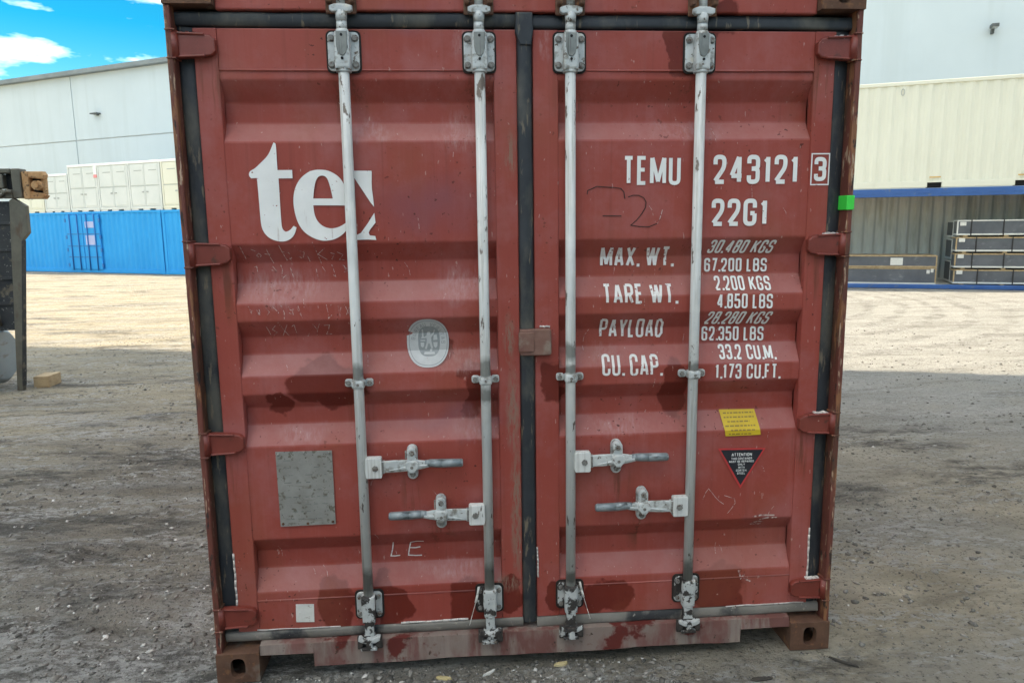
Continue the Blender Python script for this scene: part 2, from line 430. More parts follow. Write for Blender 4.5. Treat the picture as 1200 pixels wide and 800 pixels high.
def axis(lo, hi, c, s0, k):
    out = [c]
    v = c
    while v < hi: v += max(s0, k*abs(v-c)); out.append(v)
    v = c
    while v > lo: v -= max(s0, k*abs(v-c)); out.append(v)
    return np.array(sorted(out))
gx, gy = axis(-420, 420, 0.0, 0.022, 0.013), axis(-60, 600, -2.2, 0.022, 0.013)
X, Y = np.meshgrid(gx, gy)
Z = ground_h(X, Y)
nx, ny = len(gx), len(gy)
co = np.stack([X, Y, Z], -1).reshape(-1, 3).astype(np.float32)
idx = np.arange(nx*ny).reshape(ny, nx)
quads = np.stack([idx[:-1, :-1], idx[:-1, 1:], idx[1:, 1:], idx[1:, :-1]], -1).reshape(-1, 4)
gm = bpy.data.meshes.new('ground')
gm.vertices.add(len(co)); gm.vertices.foreach_set('co', co.ravel())
gm.loops.add(quads.size); gm.loops.foreach_set('vertex_index', quads.ravel().astype(np.int32))
gm.polygons.add(len(quads))
gm.polygons.foreach_set('loop_start', np.arange(0, quads.size, 4, dtype=np.int32))
gm.polygons.foreach_set('use_smooth', np.ones(len(quads), dtype=bool))
gm.update()

def ground_mat():
    t = NT('yard_dirt')
    sep = t.n.new('ShaderNodeSeparateXYZ'); t.link(t.pos, sep.inputs[0])
    flat = (1, 1, 0)
    big = t.noise(0.55, 6, 0.62, stretch=(0.8, 1.3, 0))
    mid = t.noise(2.0, 8, 0.70, stretch=(0.7, 1.5, 0), distort=0.3)
    xx = t.math('ADD', sep.outputs['X'], t.math('MULTIPLY', t.math('SUBTRACT', t.noise(0.6, 4, 0.55, stretch=flat), 0.5), 5.0))
    side = t.rng(xx, -1.0, 1.4)
    greyd = t.mix(t.rng(mid, 0.43, 0.58), (0.135, 0.128, 0.112), (0.31, 0.296, 0.268))
    tand = t.mix(t.rng(mid, 0.40, 0.62), (0.42, 0.36, 0.265), (0.65, 0.57, 0.44))
    col = t.mix(side, greyd, tand)
    col = t.mix(t.rng(big, 0.46, 0.56, 0, 0.6), col, (0.36, 0.335, 0.29))
    # paler dry dust towards the open yard, sandier on the left
    yy = t.math('ADD', sep.outputs['Y'], t.math('MULTIPLY', t.math('SUBTRACT', t.noise(0.5, 6, 0.65, stretch=flat), 0.5), 9.0))
    dry = t.rng(yy, 0.2, 4.6)
    calm = t.rng(side, 0, 1, 0.8, 0.3)
    def damp(f): return t.math('MULTIPLY', f, calm)
    x2 = t.math('ADD', sep.outputs['X'], t.math('MULTIPLY', t.math('SUBTRACT', t.noise(0.2, 3, 0.5), 0.5), 4.0))
    sand = t.mix(t.rng(x2, -2.0, 2.5), (0.49, 0.42, 0.30), (0.45, 0.435, 0.395))
    sand = t.mix(t.rng(t.noise(1.1, 7, 0.68, stretch=(0.3, 1.5, 0)), 0.47, 0.62, 0, 0.55), sand, (0.255, 0.24, 0.21))
    sand = t.mix(t.rng(t.noise(3.4, 6, 0.68, stretch=(0.3, 1.4, 0)), 0.52, 0.66, 0, 0.7), sand, (0.47, 0.455, 0.41))
    # curved wheel marks in the open dust
    dd = t.n.new('ShaderNodeVectorMath'); dd.operation = 'SUBTRACT'; t.link(t.pos, dd.inputs[0]); dd.inputs[1].default_value = (3.0, 14.0, 0)
    ds = t.n.new('ShaderNodeVectorMath'); ds.operation = 'MULTIPLY'; t.link(dd.outputs[0], ds.inputs[0]); ds.inputs[1].default_value = (1, 1, 0)
    dn = t.n.new('ShaderNodeVectorMath'); dn.operation = 'LENGTH'; t.link(ds.outputs[0], dn.inputs[0])
    rad = t.math('ADD', dn.outputs['Value'], t.math('MULTIPLY', t.noise(1.2, 5, 0.6, stretch=flat), 0.5))
    wave = t.rng(t.math('SINE', t.math('MULTIPLY', rad, 11.0)), 0.1, 0.9)
    zone = t.math('MULTIPLY', t.rng(t.math('ABSOLUTE', t.math('SUBTRACT', rad, 6.4)), 1.2, 3.2, 1, 0), t.rng(xx, 0.0, 3.0))
    trk = t.math('MULTIPLY', t.math('MULTIPLY', wave, zone), t.rng(t.noise(2.2, 6, 0.7, stretch=flat), 0.40, 0.58))
    sand = t.mix(t.math('MULTIPLY', trk, 0.75), sand, (0.215, 0.205, 0.18))
    col = t.mix(dry, col, sand)
    # damp dark mud in ragged bands
    col = t.mix(damp(t.rng(t.noise(1.15, 9, 0.74, stretch=(0.5, 1.7, 0), distort=0.6), 0.52, 0.62)), col, (0.078, 0.074, 0.066))
    # pale crushed-stone crumbs strewn in streaks
    streak = t.rng(t.noise(1.5, 7, 0.72, stretch=(0.45, 2.1, 0), distort=0.3), 0.46, 0.56)
    crumb = t.math('MULTIPLY', streak, t.rng(t.noise(15, 8, 0.80, stretch=(0.7, 1.3, 0)), 0.505, 0.56))
    col = t.mix(t.math('MULTIPLY', crumb, 0.9), col, (0.58, 0.565, 0.53))
    mud = [(-2.45, 2.85, .75, .22), (-3.3, 2.6, .5, .16), (-2.3, 1.68, .6, .13), (-2.45, 1.22, .7, .14), (-1.9, .84, .5, .15), (3.4, 1.95, .75, .20), (3.1, 2.6, .6, .16), (2.2, 1.7, .35, .22), (3.2, 3.0, .8, .14), (1.25, -.05, .28, .16), (1.6, 2.9, .25, .6), (-1.5, 1.9, .25, .7)]
    mm = t.math('MULTIPLY', t.patches(mud, 0.45, 1.25, 0.35, 2.6, True), t.rng(t.noise(7, 8, 0.76, stretch=(0.6, 1.6, 0)), 0.40, 0.56))
    col = t.mix(t.math('MULTIPLY', mm, 0.78), col, (0.075, 0.071, 0.063))
    chalk = [(-2.75, 1.92, .55, .10), (-2.0, 2.02, .5, .08), (-2.1, 1.42, .5, .07), (-1.75, .16, .4, .22), (-2.15, .34, .3, .16), (-1.5, .52, .25, .2), (4.3, 3.5, .9, .2), (-4.0, 4.2, 1.0, .25), (-3.2, 3.7, .8, .2), (2.2, 1.1, .3, .1), (-1.55, 1.35, .25, .12)]
    cm = t.math('MULTIPLY', t.patches(chalk, 0.4, 1.3, 0.30, 3.0, True), t.rng(t.noise(13, 8, 0.80, stretch=(0.6, 1.4, 0)), 0.47, 0.545))
    col = t.mix(t.math('MULTIPLY', cm, 0.85), col, (0.60, 0.585, 0.55))
    # gritty speckle, light and dark
    col = t.mix(t.rng(t.noise(58, 6, 0.78, stretch=flat), 0.55, 0.64, 0, 0.65), col, (0.40, 0.385, 0.345))
    col = t.mix(t.rng(t.noise(37, 7, 0.78, stretch=flat), 0.54, 0.62, 0, 0.75), col, (0.062, 0.058, 0.050))
    col = t.mix(damp(t.rng(t.noise(10, 7, 0.74, stretch=(0.7, 1.5, 0)), 0.56, 0.64)), col, (0.085, 0.080, 0.070))
    h = t.math('ADD', t.math('MULTIPLY', t.noise(11, 8, 0.75), 1.0), t.math('MULTIPLY', t.noise(55, 6, 0.75), 0.5))
    t.bump(h, 1.0, 0.09)
    return t.done(col, 0.95, 0, 0.2)
ground = link('ground', gm, ground_mat())
tag(ground, kind='structure')

# loose stones and crumbs, one scattered mass
def gravel():
    rng = np.random.default_rng(5)
    ico = bmesh.new(); bmesh.ops.create_icosphere(ico, subdivisions=1, radius=1)
    bv = np.array([v.co[:] for v in ico.verts]); bf = np.array([[v.index for v in f.verts] for f in ico.faces]); ico.free()
    N = 26000
    # denser close to the camera and in streaks
    d = 0.9 + 11*rng.random(N*4)**1.7
    a = np.radians(rng.uniform(-44, 52, N*4))
    px, py = -0.27 + d*np.sin(a)*1.1, -2.7 + 1.2 + d*np.cos(a)
    keep = (fbm(px*0.8, py*1.9, 77, 4) > rng.uniform(-0.25, 0.22, N*4)) & ~((np.abs(px) < 1.2) & (py > 0.03) & (py < 6.0))
    px, py = px[keep][:N], py[keep][:N]
    n = len(px)
    sz = 0.0024*(1-rng.random(n))**-0.48
    sz = np.clip(sz, 0.0024, 0.013)
    clod = rng.random(n) < 0.06
    sz = np.where(clod, rng.uniform(0.007, 0.019, n), sz)
    base = bv[None]*(1+0.36*rng.standard_normal((n, 12, 1)).clip(-2.0, 2.0))
    th = rng.uniform(0, 6.28, n)
    sc = np.stack([rng.uniform(.8, 1.5, n), rng.uniform(.7, 1.2, n), rng.uniform(.4, .8, n)], -1)
    v = base*sc[:, None, :]*sz[:, None, None]
    c, s = np.cos(th)[:, None], np.sin(th)[:, None]
    vx, vy = v[..., 0]*c-v[..., 1]*s, v[..., 0]*s+v[..., 1]*c
    pz = ground_h(px, py)
    P = np.stack([vx+px[:, None], vy+py[:, None], v[..., 2]+pz[:, None]+(sz*np.where(clod, -0.12, 0.12))[:, None]], -1).reshape(-1, 3).astype(np.float32)
    F = (bf[None]+(np.arange(n)*12)[:, None, None]).reshape(-1, 3)
    me = bpy.data.meshes.new('gravel')
    me.vertices.add(len(P)); me.vertices.foreach_set('co', P.ravel())
    me.loops.add(F.size); me.loops.foreach_set('vertex_index', F.ravel().astype(np.int32))
    me.polygons.add(len(F)); me.polygons.foreach_set('loop_start', np.arange(0, F.size, 3, dtype=np.int32))
    me.update()
    at = me.attributes.new('stone_shade', 'FLOAT', 'POINT')
    sh = np.repeat(np.where(clod, rng.uniform(0.1, 0.7, n), rng.random(n)), 12).astype(np.float32)
    at.data.foreach_set('value', sh)
    t = NT('loose_stone')
    an = t.n.new('ShaderNodeAttribute'); an.attribute_name = 'stone_shade'
    r = t.n.new('ShaderNodeValToRGB')
    r.color_ramp.elements[0].color = (0.085, 0.080, 0.070, 1)
    r.color_ramp.elements[1].color = (0.56, 0.54, 0.50, 1)
    e = r.color_ramp.elements.new(0.78); e.color = (0.24, 0.226, 0.20, 1)
    t.link(an.outputs['Fac'], r.inputs[0])
    mt = t.done(r.outputs[0], 0.9, 0, 0.3)
    return tag(link('gravel', me, mt), 'loose pale and dark stones scattered over the grey dirt yard', 'gravel', kind='stuff')
gravel()

# ============================================================ SURROUNDING BUILDINGS
M['wall_pale'] = simple('pale_warehouse_wall', (0.50, 0.575, 0.605), (0.54, 0.615, 0.645), 0.35, 0.7, [(1, 0.5, 0.75, (0.48, 0.55, 0.57), (1.5, 1.5, 0.1))], 0.0)
M['wall_joint'] = simple('panel_joint', (0.46, 0.49, 0.50), (0.50, 0.53, 0.54), 1, 0.8, (), 0)
M['roof_dark'] = simple('grey_roof_steel', (0.16, 0.19, 0.20), (0.22, 0.25, 0.26), 1, 0.6, (), 0)
M['fixture'] = simple('dark_lamp_metal', (0.05, 0.06, 0.06), (0.10, 0.11, 0.11), 8, 0.5, (), 0)
M['lens'] = simple('lamp_glass', (0.35, 0.38, 0.38), (0.42, 0.45, 0.45), 8, 0.2, (), 0)

def panel_wall(parent, s0, s1, zs, ss, y, depth):
    """separate wall panels with recessed joints; panels front at y"""
    for i in range(len(ss)-1):
        for k in range(len(zs)-1):
            MB().box(ss[i]+0.03, ss[i+1]-0.03, y, y+0.15, zs[k]+(0.03 if k else 0), zs[k+1]-0.03, 0.012, 1).build('wall_panel', M['wall_pale'], parent)
    MB().box(s0, s1, y+0.06, y+depth, 0, zs[-1]-0.05).build('wall_core', M['wall_joint'], parent)

dL, aL = (0.88, -0.475), math.atan2(-0.475, 0.88)
oL = Vector((-10.283, 25.482, 0))
nL = Vector((0.475, 0.88, 0))
wh = empty('warehouse', oL+nL*9, aL)
tag(wh, 'long pale warehouse with grey roof edge behind the blue container', 'warehouse')
panel_wall(wh, -62, 9, [0, 6.57, 10.05], [-62, -53.1, -44.2, -35.2, -26.25, -17.3, -8.3, 0.6, 9.0], 0, 26)
MB().prism([(-0.35, 10.02), (-0.35, 10.24), (13, 11.6), (26.3, 10.24), (26.3, 10.02)], -62.4, 9.4, axis='x').build('roof', M['roof_dark'], wh)
lampL = MB().box(-15.62, -15.10, -0.30, -0.02, 7.86, 7.93, 0.01).box(-15.45, -15.25, -0.02, 0.04, 7.80, 7.95).build('wall_lamp', M['fixture'], wh)

dR, aR = (0.9135, -0.4067), math.atan2(-0.4067, 0.9135)
oR = Vector((9.79, 15.307, 0))
nR = Vector((0.4067, 0.9135, 0))
wr = empty('warehouse', oR+nR*7, aR)
tag(wr, 'tall pale blue warehouse wall rising behind the cream container', 'warehouse')
panel_wall(wr, -5.5, 26, [0, 14.0], [-5.5, -1.0, 9.0, 26], 0, 22)
MB().prism([(-0.3, 13.97), (-0.3, 14.2), (11, 15.4), (22.3, 14.2), (22.3, 13.97)], -5.8, 26.4, axis='x').build('roof', M['roof_dark'], wr)
fl = MB().box(3.99, 4.19, -0.42, -0.12, 7.40, 7.50, 0.012).box(4.05, 4.13, -0.14, 0.04, 7.26, 7.50, 0.01).build('wall_lamp', M['fixture'], wr)
MB().box(4.02, 4.16, -0.40, -0.16, 7.385, 7.402).build('lamp_lens', M['lens'], fl)

# tall shed that shades the near yard (stands right of the camera, outside the picture)
sh = empty('unseen_shed', (9.3, 3.8, 0), math.atan2(-0.30, 0.954))
tag(sh, 'tall grey steel shed standing beside the yard and shading the red container', 'shed')
MB().box(0, 18, -12, 0, 0, 11.8, 0.02, 1).build('wall', M['wall_pale'], sh)
MB().prism([(0.0, 11.81), (18.0, 11.81), (9, 12.6)], -12.2, 0.0, axis='y').build('roof', M['roof_dark'], sh)

M['blocker_shed'] = simple('blocker_cladding', (0.07, 0.075, 0.07), (0.10, 0.105, 0.10), 0.5, 0.7, (), 0)
s2 = empty('unseen_shed', (-1.0, -11.5, 0), 0)  # added unseen blocker that keeps low skylight off the doors
tag(s2, 'unseen dark shed added behind the camera to block low skylight on the red doors', 'shed')
MB().box(-17, 13, -9, 0, 0, 4.5, 0.02, 1).build('wall', M['blocker_shed'], s2)
MB().prism([(-9.3, 4.51), (0.3, 4.51), (-4.5, 5.3)], -17.3, 13.3, axis='x').build('roof', M['roof_dark'], s2)

# ============================================================ BACKGROUND CONTAINERS
M['blue'] = simple('bright_blue_paint', (0.010, 0.30, 0.68), (0.016, 0.34, 0.74), 0.8, 0.6, [(1, 0.6, 0.8, (0.03, 0.31, 0.66), (3, 3, 0.4))], 0.05, spec=0.2)
M['blue_dark'] = simple('deeper_blue_paint', (0.008, 0.14, 0.40), (0.012, 0.17, 0.46), 2, 0.5, (), 0.0)
M['navy_rail'] = simple('blue_rail_paint', (0.020, 0.085, 0.27), (0.035, 0.12, 0.34), 2, 0.5, [(6, 0.6, 0.7, (0.10, 0.14, 0.22), (1, 1, 1))], 0.2)
M['white_unit'] = simple('white_unit_paint', (0.60, 0.63, 0.60), (0.67, 0.69, 0.66), 1.2, 0.55, (), 0)
M['white_trim'] = simple('white_trim_paint', (0.78, 0.79, 0.77), (0.82, 0.83, 0.81), 1.2, 0.5, (), 0)
M['unit_seam'] = simple('grey_seam', (0.36, 0.39, 0.37), (0.42, 0.44, 0.42), 4, 0.6, (), 0)
M['cream'] = simple('cream_container_paint', (0.69, 0.68, 0.56), (0.73, 0.72, 0.60), 0.7, 0.5, [(1, 0.55, 0.8, (0.66, 0.65, 0.53), (4, 4, 0.4))], 0)
M['cream_dark'] = simple('orange_mark', (0.62, 0.38, 0.10), (0.66, 0.42, 0.13), 4, 0.6, (), 0)
M['void'] = simple('unlit_gap', (0.010, 0.010, 0.010), (0.02, 0.02, 0.02), 4, 0.9, (), 0)
M['lilac'] = simple('lilac_notice', (0.36, 0.42, 0.66), (0.42, 0.46, 0.70), 6, 0.5, (), 0)
M['pink'] = simple('pink_tag', (0.78, 0.25, 0.26), (0.82, 0.3, 0.3), 6, 0.5, (), 0)

def corrug(mb, x0, x1, y, z0, z1, pitch=0.278, depth=0.026, thick=0.004):
    """vertical trapezoid corrugation facing -y"""
    pts = []
    x = x0
    while x < x1 - 1e-4:
        for dx, dy in ((0, 0), (0.26, 0), (0.5, 1), (0.76, 1)):
            xx = x + dx*pitch
            if xx <= x1: pts.append((xx, y+dy*depth))
        x += pitch
    pts.append((x1, y))
    n = len(pts)
    vs = [(a, b, z0) for a, b in pts]+[(a, b, z1) for a, b in pts]
    mb.raw(vs, [(i, i+1, i+1+n, i+n) for i in range(n-1)])
    return mb

def box_container(name, root, s0, s1, z0, h, paint, W=2.4, rail=None, pockets=()):
    rail = rail or paint
    pz = 0.16
    corrug(MB(), s0+0.1, s1-0.1, 0.02, z0+pz, z0+h-0.08).build('side_panel', paint, root)
    MB().box(s0+0.1, s1-0.1, 0.07, W-0.02, z0+pz, z0+h-0.04).build('body_core', paint, root)
    MB().box(s0+0.02, s1-0.02, 0.0, W, z0+h-0.085, z0+h, 0.008, 1).build('top_rail', rail, root)
    cuts = [s0+0.12] + [v for p in pockets for v in p] + [s1-0.12]
    for a, b in zip(cuts[::2], cuts[1::2]):
        MB().box(a, b, 0.003, 0.14, z0+0.01, z0+pz, 0.006, 1).build('bottom_rail', rail, root)
    for p in pockets:
        MB().box(p[0], p[1], 0.09, 0.2, z0+0.0, z0+pz-0.01).build('fork_pocket', M['void'], root)
        MB().box(p[0]-0.01, p[1]+0.01, 0.003, 0.06, z0+pz-0.035, z0+pz+0.004).build('pocket_lip', rail, root)
    for a in (s0, s1-0.13):
        MB().box(a, a+0.13, -0.004, 0.15, z0+0.118, z0+h-0.118, 0.01, 1).build('corner_post', rail, root)
        for zz in (z0, z0+h-0.118):
            MB().box(a-0.006, a+0.156, -0.01, 0.168, zz, zz+0.118, 0.008, 1).build('corner_casting', rail, root)
    return root

# --- left: blue container with side doors
bc = empty('blue_container', oL, aL)
tag(bc, 'bright blue shipping container with double doors in its long side', 'container', 'blue containers in the far row')
box_container('blue', bc, -13.1, -0.92, 0, 2.38, M['blue'])
MB().box(-12.9, -1.1, 0.02, 0.05, 0.0, 0.15).build('skid', M['blue_dark'], bc)
for k, s in enumerate((-6.15, -5.17)):
    dpan = MB().box(s+0.01, s+0.95, -0.035, 0.03, 0.14, 2.26, 0.012, 1).build('side_door', M['blue'], bc)
    for bx in (0.28, 0.72):
        MB().cyl((s+bx, -0.065, 0.1), (s+bx, -0.065, 2.3), 0.022, n=8).build('locking_bar', M['blue_dark'], dpan)
    for zz in (0.62, 1.05, 1.52):
        MB().box(s+0.02+(0 if k else 0.04), s+0.93, -0.05, -0.036, zz-0.018, zz+0.018).build('cross_rail', M['blue_dark'], dpan)
    for zz in (0.3, 0.9, 1.4, 2.05):
        MB().box(s-0.03 if k == 0 else s+0.93, s+0.05 if k == 0 else s+1.01, -0.05, -0.02, zz-0.07, zz+0.07).build('hinge', M['blue_dark'], dpan)
    if k == 1:
        MB().box(s+0.16, s+0.66, -0.046, -0.036, 1.76, 2.0).build('notice', M['lilac'], dpan)
        MB().box(s+0.14, s+0.70, -0.046, -0.036, 1.10, 1.47).build('notice', M['lilac'], dpan)
bc2 = empty('blue_container', oL, aL)
tag(bc2, 'short blue shipping container butted against the end of the longer one', 'container', 'blue containers in the far row')
box_container('blue', bc2, -0.86, 5.2, 0, 2.37, M['blue'])

# --- small white storage units on the blue container
def unit(s0, w, h, z0, paint, label, tagged=False):
    r = empty('storage_unit', oL + Vector((dL[0]*s0, dL[1]*s0, z0)), aL)
    tag(r, label, 'storage unit', 'small storage units standing on the blue container')
    D = 1.9
    MB().box(0.05, w-0.05, 0.05, D, 0.1, h-0.04, 0.01, 1).build('body', paint, r)
    MB().box(0, w, 0, D, h-0.09, h, 0.012, 1).build('top_rail', M['white_trim'], r)
    MB().box(0.0, w, 0.0, 0.08, 0.06, 0.15, 0.008, 1).build('bottom_rail', paint, r)
    for x in (0, w-0.07): MB().box(x, x+0.07, 0.005, 0.09, 0.15, h-0.09, 0.006, 1).build('corner_post', paint, r)
    for x in (0.02, w/2-0.2, w-0.38):
        MB().box(x, x+0.36, 0.02, 0.3, 0.0, 0.07).build('foot', paint, r)
    MB().box(0.05, w-0.05, 0.28, D-0.1, 0.005, 0.09).build('underside', M['void'], r)
    hw = (w-0.16)/2
    for i in range(2):
        x = 0.075+i*(hw+0.01)
        dd = MB().box(x, x+hw, 0.018, 0.06, 0.16, h-0.10, 0.012, 1).build('door', paint, r)
        for (za, zb) in ((0.22, h*0.5-0.03), (h*0.5+0.03, h-0.16)):
            MB().box(x+0.05, x+hw-0.05, 0.006, 0.02, za, zb, 0.006, 1).build('door_panel', paint, dd)
        MB().box(x+0.012, x+hw-0.012, 0.010, 0.019, h*0.5-0.012, h*0.5+0.012).build('seam', M['unit_seam'], dd)
        hx = x+hw-0.16 if i == 0 else x+0.06
        MB().box(hx, hx+0.10, -0.014, 0.008, h*0.36, h*0.36+0.05, 0.006, 1).build('handle', M['unit_seam'], dd)
        MB().box(x+0.25, x+hw-0.1, -0.002, 0.007, h*0.80, h*0.80+0.03).build('vent', M['unit_seam'], dd)
    if tagged:
        MB().box(w-0.16, w+0.02, -0.012, -0.001, h-0.40, h-0.06).build('paper_strip', M['white_trim'], r)
        MB().box(w-0.16, w+0.02, -0.014, -0.001, h-0.52, h-0.41).build('tag', M['pink'], r)
    return r
zb = 2.375
unit(-5.78, 1.66, 1.80, zb, M['white_unit'], 'white two-door storage unit with a pink tag by its corner', True)
unit(-4.10, 1.66, 1.80, zb, M['white_unit'], 'white two-door storage unit second along from the cream one')
unit(-2.42, 1.66, 1.80, zb, M['white_unit'], 'white two-door storage unit right next to the cream one')
unit(-0.72, 1.66, 1.80, zb, M['cream'], 'cream two-door storage unit at the end of the white row')
unit(-7.30, 1.48, 1.50, zb, M['white_unit'], 'lower white storage unit beside the taller white units')
unit(-8.95, 1.60, 1.50, zb, M['cream'], 'low cream storage unit beside the lower white unit')

# --- right: cream container on an open-sided blue one
cc = empty('cream_container', oR + Vector((0, 0, 2.44)), aR)
tag(cc, 'cream shipping container stacked on the open-sided blue container', 'container')
box_container('cream', cc, -4.0, 8.2, 0, 2.50, M['cream'], pockets=((1.49, 1.80), (3.31, 3.62)))
for a in (1.53, 3.36): MB().box(a, a+0.24, 0.0, 0.018, 0.235, 0.262).build('orange_mark', M['cream_dark'], cc)
lk = MB()
for k in range(16):
    a0, a1 = 2*math.pi*k/16, 2*math.pi*(k+1)/16
    lk.cyl((0.83+0.035*math.cos(a0), 0.0, 2.26+0.075*math.sin(a0)), (0.83+0.035*math.cos(a1), 0.0, 2.26+0.075*math.sin(a1)), 0.008, n=6)
lk.build('lashing_ring', M['unit_seam'], cc)

M['old_wall'] = simple('weathered_inner_wall', (0.58, 0.57, 0.49), (0.68, 0.67, 0.59), 1.0, 0.8,
    [(1.0, 0.50, 0.66, (0.42, 0.41, 0.34), (5, 5, 0.5)), (1.0, 0.60, 0.70, (0.70, 0.70, 0.66), (10, 10, 0.9))], 0.2)
fr = empty('open_container', oR, aR)
tag(fr, 'open-sided blue container holding wrapped crates under the cream container', 'container')
box = MB
box().box(-4.0, 8.2, 0.0, 0.16, 2.235, 2.43, 0.01, 1).build('top_rail', M['navy_rail'], fr)
box().box(-4.0, 8.2, -0.01, 0.16, 0.0, 0.10, 0.01, 1).build('bottom_rail', M['navy_rail'], fr)
box().box(-3.98, 8.18, 0.161, 2.42, 0.02, 0.085).build('floor', M['old_wall'], fr)
box().box(-3.98, 8.18, 0.161, 2.42, 2.36, 2.425).build('roof', M['navy_rail'], fr)
corrug(MB(), -3.9, 8.1, 2.30, 0.086, 2.359, 0.278, 0.05).build('back_wall', M['old_wall'], fr)
for a in (-3.99, 8.06):
    box().box(a, a+0.13, 0.002, 0.16, 0.101, 2.234, 0.01, 1).build('corner_post', M['navy_rail'], fr)
    box().box(a+0.03, a+0.09, 0.17, 2.4, 0.09, 2.35).build('end_wall', M['old_wall'], fr)
# ridges along the top rail
for k in range(24):
    box().box(-3.7+k*0.5, -3.45+k*0.5, -0.010, 0.002, 2.31, 2.36, 0.004, 1).build('rail_rib', M['navy_rail'], fr)

M['wrap'] = simple('grey_plastic_wrap', (0.075, 0.083, 0.095), (0.12, 0.128, 0.14), 2.5, 0.32, [(5, 0.6, 0.75, (0.20, 0.21, 0.215), (1, 1, 1.6))], 0.5, bscale=14)
M['wrap_dark'] = simple('dark_plastic_wrap', (0.03, 0.035, 0.045), (0.05, 0.055, 0.065), 3, 0.35, (), 0.5, bscale=14)
M['pale_edge'] = simple('pale_edge_board', (0.55, 0.55, 0.50), (0.65, 0.65, 0.60), 4, 0.7, (), 0)
M['timber'] = simple('raw_timber', (0.36, 0.25, 0.13), (0.48, 0.36, 0.21), 9, 0.8, [(1, 0.55, 0.7, (0.24, 0.16, 0.08), (4, 40, 40))], 0.3)
M['strap'] = simple('black_strapping', (0.012, 0.012, 0.013), (0.02, 0.02, 0.02), 9, 0.5, (), 0)

def crate(s0, s1, y0, y1, z0, z1, label, wrapm, edge_top, edge_bot, straps=(), papers=(), group=None, gap=True, post=True):
    """wrapped flat pack on thin timber bearers, local frame of the open container"""
    r = empty('wrapped_crate', oR + Vector((dR[0]*s0+nR[0]*y0, dR[1]*s0+nR[1]*y0, z0)), aR)
    tag(r, label, 'crate', group)
    w, d, h = s1-s0, y1-y0, z1-z0
    b0 = 0.04 if gap else 0.0
    MB().box(0.02, w-0.02, 0.012, d-0.012, b0+0.02, h-0.02, 0.01, 2).jitter(0.004, int(s0*100+z0*1000)).build('wrap', wrapm, r)
    MB().box(0, w, 0, d, h-0.035, h-0.004, 0.004, 1).build('top_frame', edge_top, r)
    MB().box(0, w, 0, d, b0, b0+0.04, 0.004, 1).build('bottom_frame', edge_bot, r)
    if post:
        for x in (0.0, w-0.03): MB().box(x, x+0.03, 0.003, 0.03, b0+0.041, h-0.036).build('corner_strip', edge_top, r)
    if gap:
        x = 0.15
        while x < w-0.1:
            MB().box(x, x+0.09, 0.02, d-0.02, 0, b0).build('bearer', M['timber'], r); x += 0.85
    for sx in straps: MB().box(sx, sx+0.025, -0.004, d+0.004, b0-0.003, h+0.001).build('strap', M['strap'], r)
    for (pa, pb, za, zc) in papers: MB().box(pa, pb, -0.008, -0.001, za, zc).build('label', M['paper'], r)
    return r
gA, gB, gC = 'long wrapped crates lying in the open container', 'wrapped packs stacked four high', 'dark boxes stacked three high behind the packs'
crate(-1.6, 1.87, 0.2, 1.1, 0.088, 0.50, 'long grey wrapped crate lying under the shorter-sided one beside the pack stack', M['wrap'], M['timber'], M['pale_edge'], (), ((3.25, 3.32, 0.27, 0.36), (3.34, 3.40, 0.30, 0.39)), gA, False)
crate(-1.6, 1.87, 0.2, 1.1, 0.505, 0.81, 'slim grey wrapped crate with a square white label on top of another', M['wrap'], M['timber'], M['timber'], (), ((2.43, 2.71, 0.06, 0.24),), gA, False)
zs = [0.088, 0.475, 0.865, 1.255, 1.665]
nm = ['bottom', 'second', 'third', 'topmost']
for i in range(4):
    crate(2.22, 6.4, 0.12, 0.58, zs[i], zs[i+1]-0.003, 'grey wrapped pack with black straps, %s of the four-high stack' % nm[i] if i in (0, 3) else 'grey wrapped pack with black straps, %s from the floor in its stack' % nm[i],
          M['wrap'], M['pale_edge'] if i == 3 else M['timber'], M['pale_edge'], ((0.50, 1.24), (0.36, 1.02), (0.42, 1.17), (0.29, 0.96))[i], ((0.06, 0.19, 0.27, 0.36),), gB)
zc = [0.088, 0.66, 1.20, 1.64]
nc = ['at the bottom of', 'in the middle of', 'on top of']
for i in range(3):
    crate(2.24, 5.2, 0.66, 1.45, zc[i], zc[i+1]-0.003, 'dark pale-edged box %s the three-high stack behind the packs' % nc[i], M['wrap_dark'], M['pale_edge'], M['pale_edge'], (), (), gC)

# ============================================================ MACHINE AT THE LEFT
M['mach'] = simple('dark_machine_paint', (0.022, 0.026, 0.030), (0.042, 0.045, 0.046), 4, 0.65, [(9, 0.58, 0.66, (0.11, 0.095, 0.07), None), (30, 0.62, 0.67, (0.20, 0.19, 0.17), None)], 0.4, spec=0.25)
M['mach_edge'] = simple('worn_olive_steel', (0.085, 0.080, 0.062), (0.14, 0.13, 0.10), 6, 0.5, [(10, 0.56, 0.66, (0.09, 0.06, 0.04), (1, 1, 0.3))], 0.4, 0.2)
M['rust'] = simple('orange_rust', (0.30, 0.14, 0.05), (0.55, 0.34, 0.17), 9, 0.85, [(18, 0.56, 0.66, (0.09, 0.045, 0.02), None)], 0.8)
M['tank'] = simple('blue_grey_tank', (0.20, 0.25, 0.28), (0.28, 0.33, 0.35), 3, 0.4, [(1, 0.6, 0.7, (0.16, 0.12, 0.09), (3, 3, 12))], 0.2, 0.2)
mc = empty('loader_machine', (-5.0, 5.6, 0))
tag(mc, 'dark steel loader with rusty lug on top and grey tank at its foot', 'machine')
MB().prism([(-1.4, 0.66), (-0.03, 0.66), (0.105, 2.03), (-1.25, 2.03)], 0.02, 0.09, 0.01).build('body_panel', M['mach'], mc)
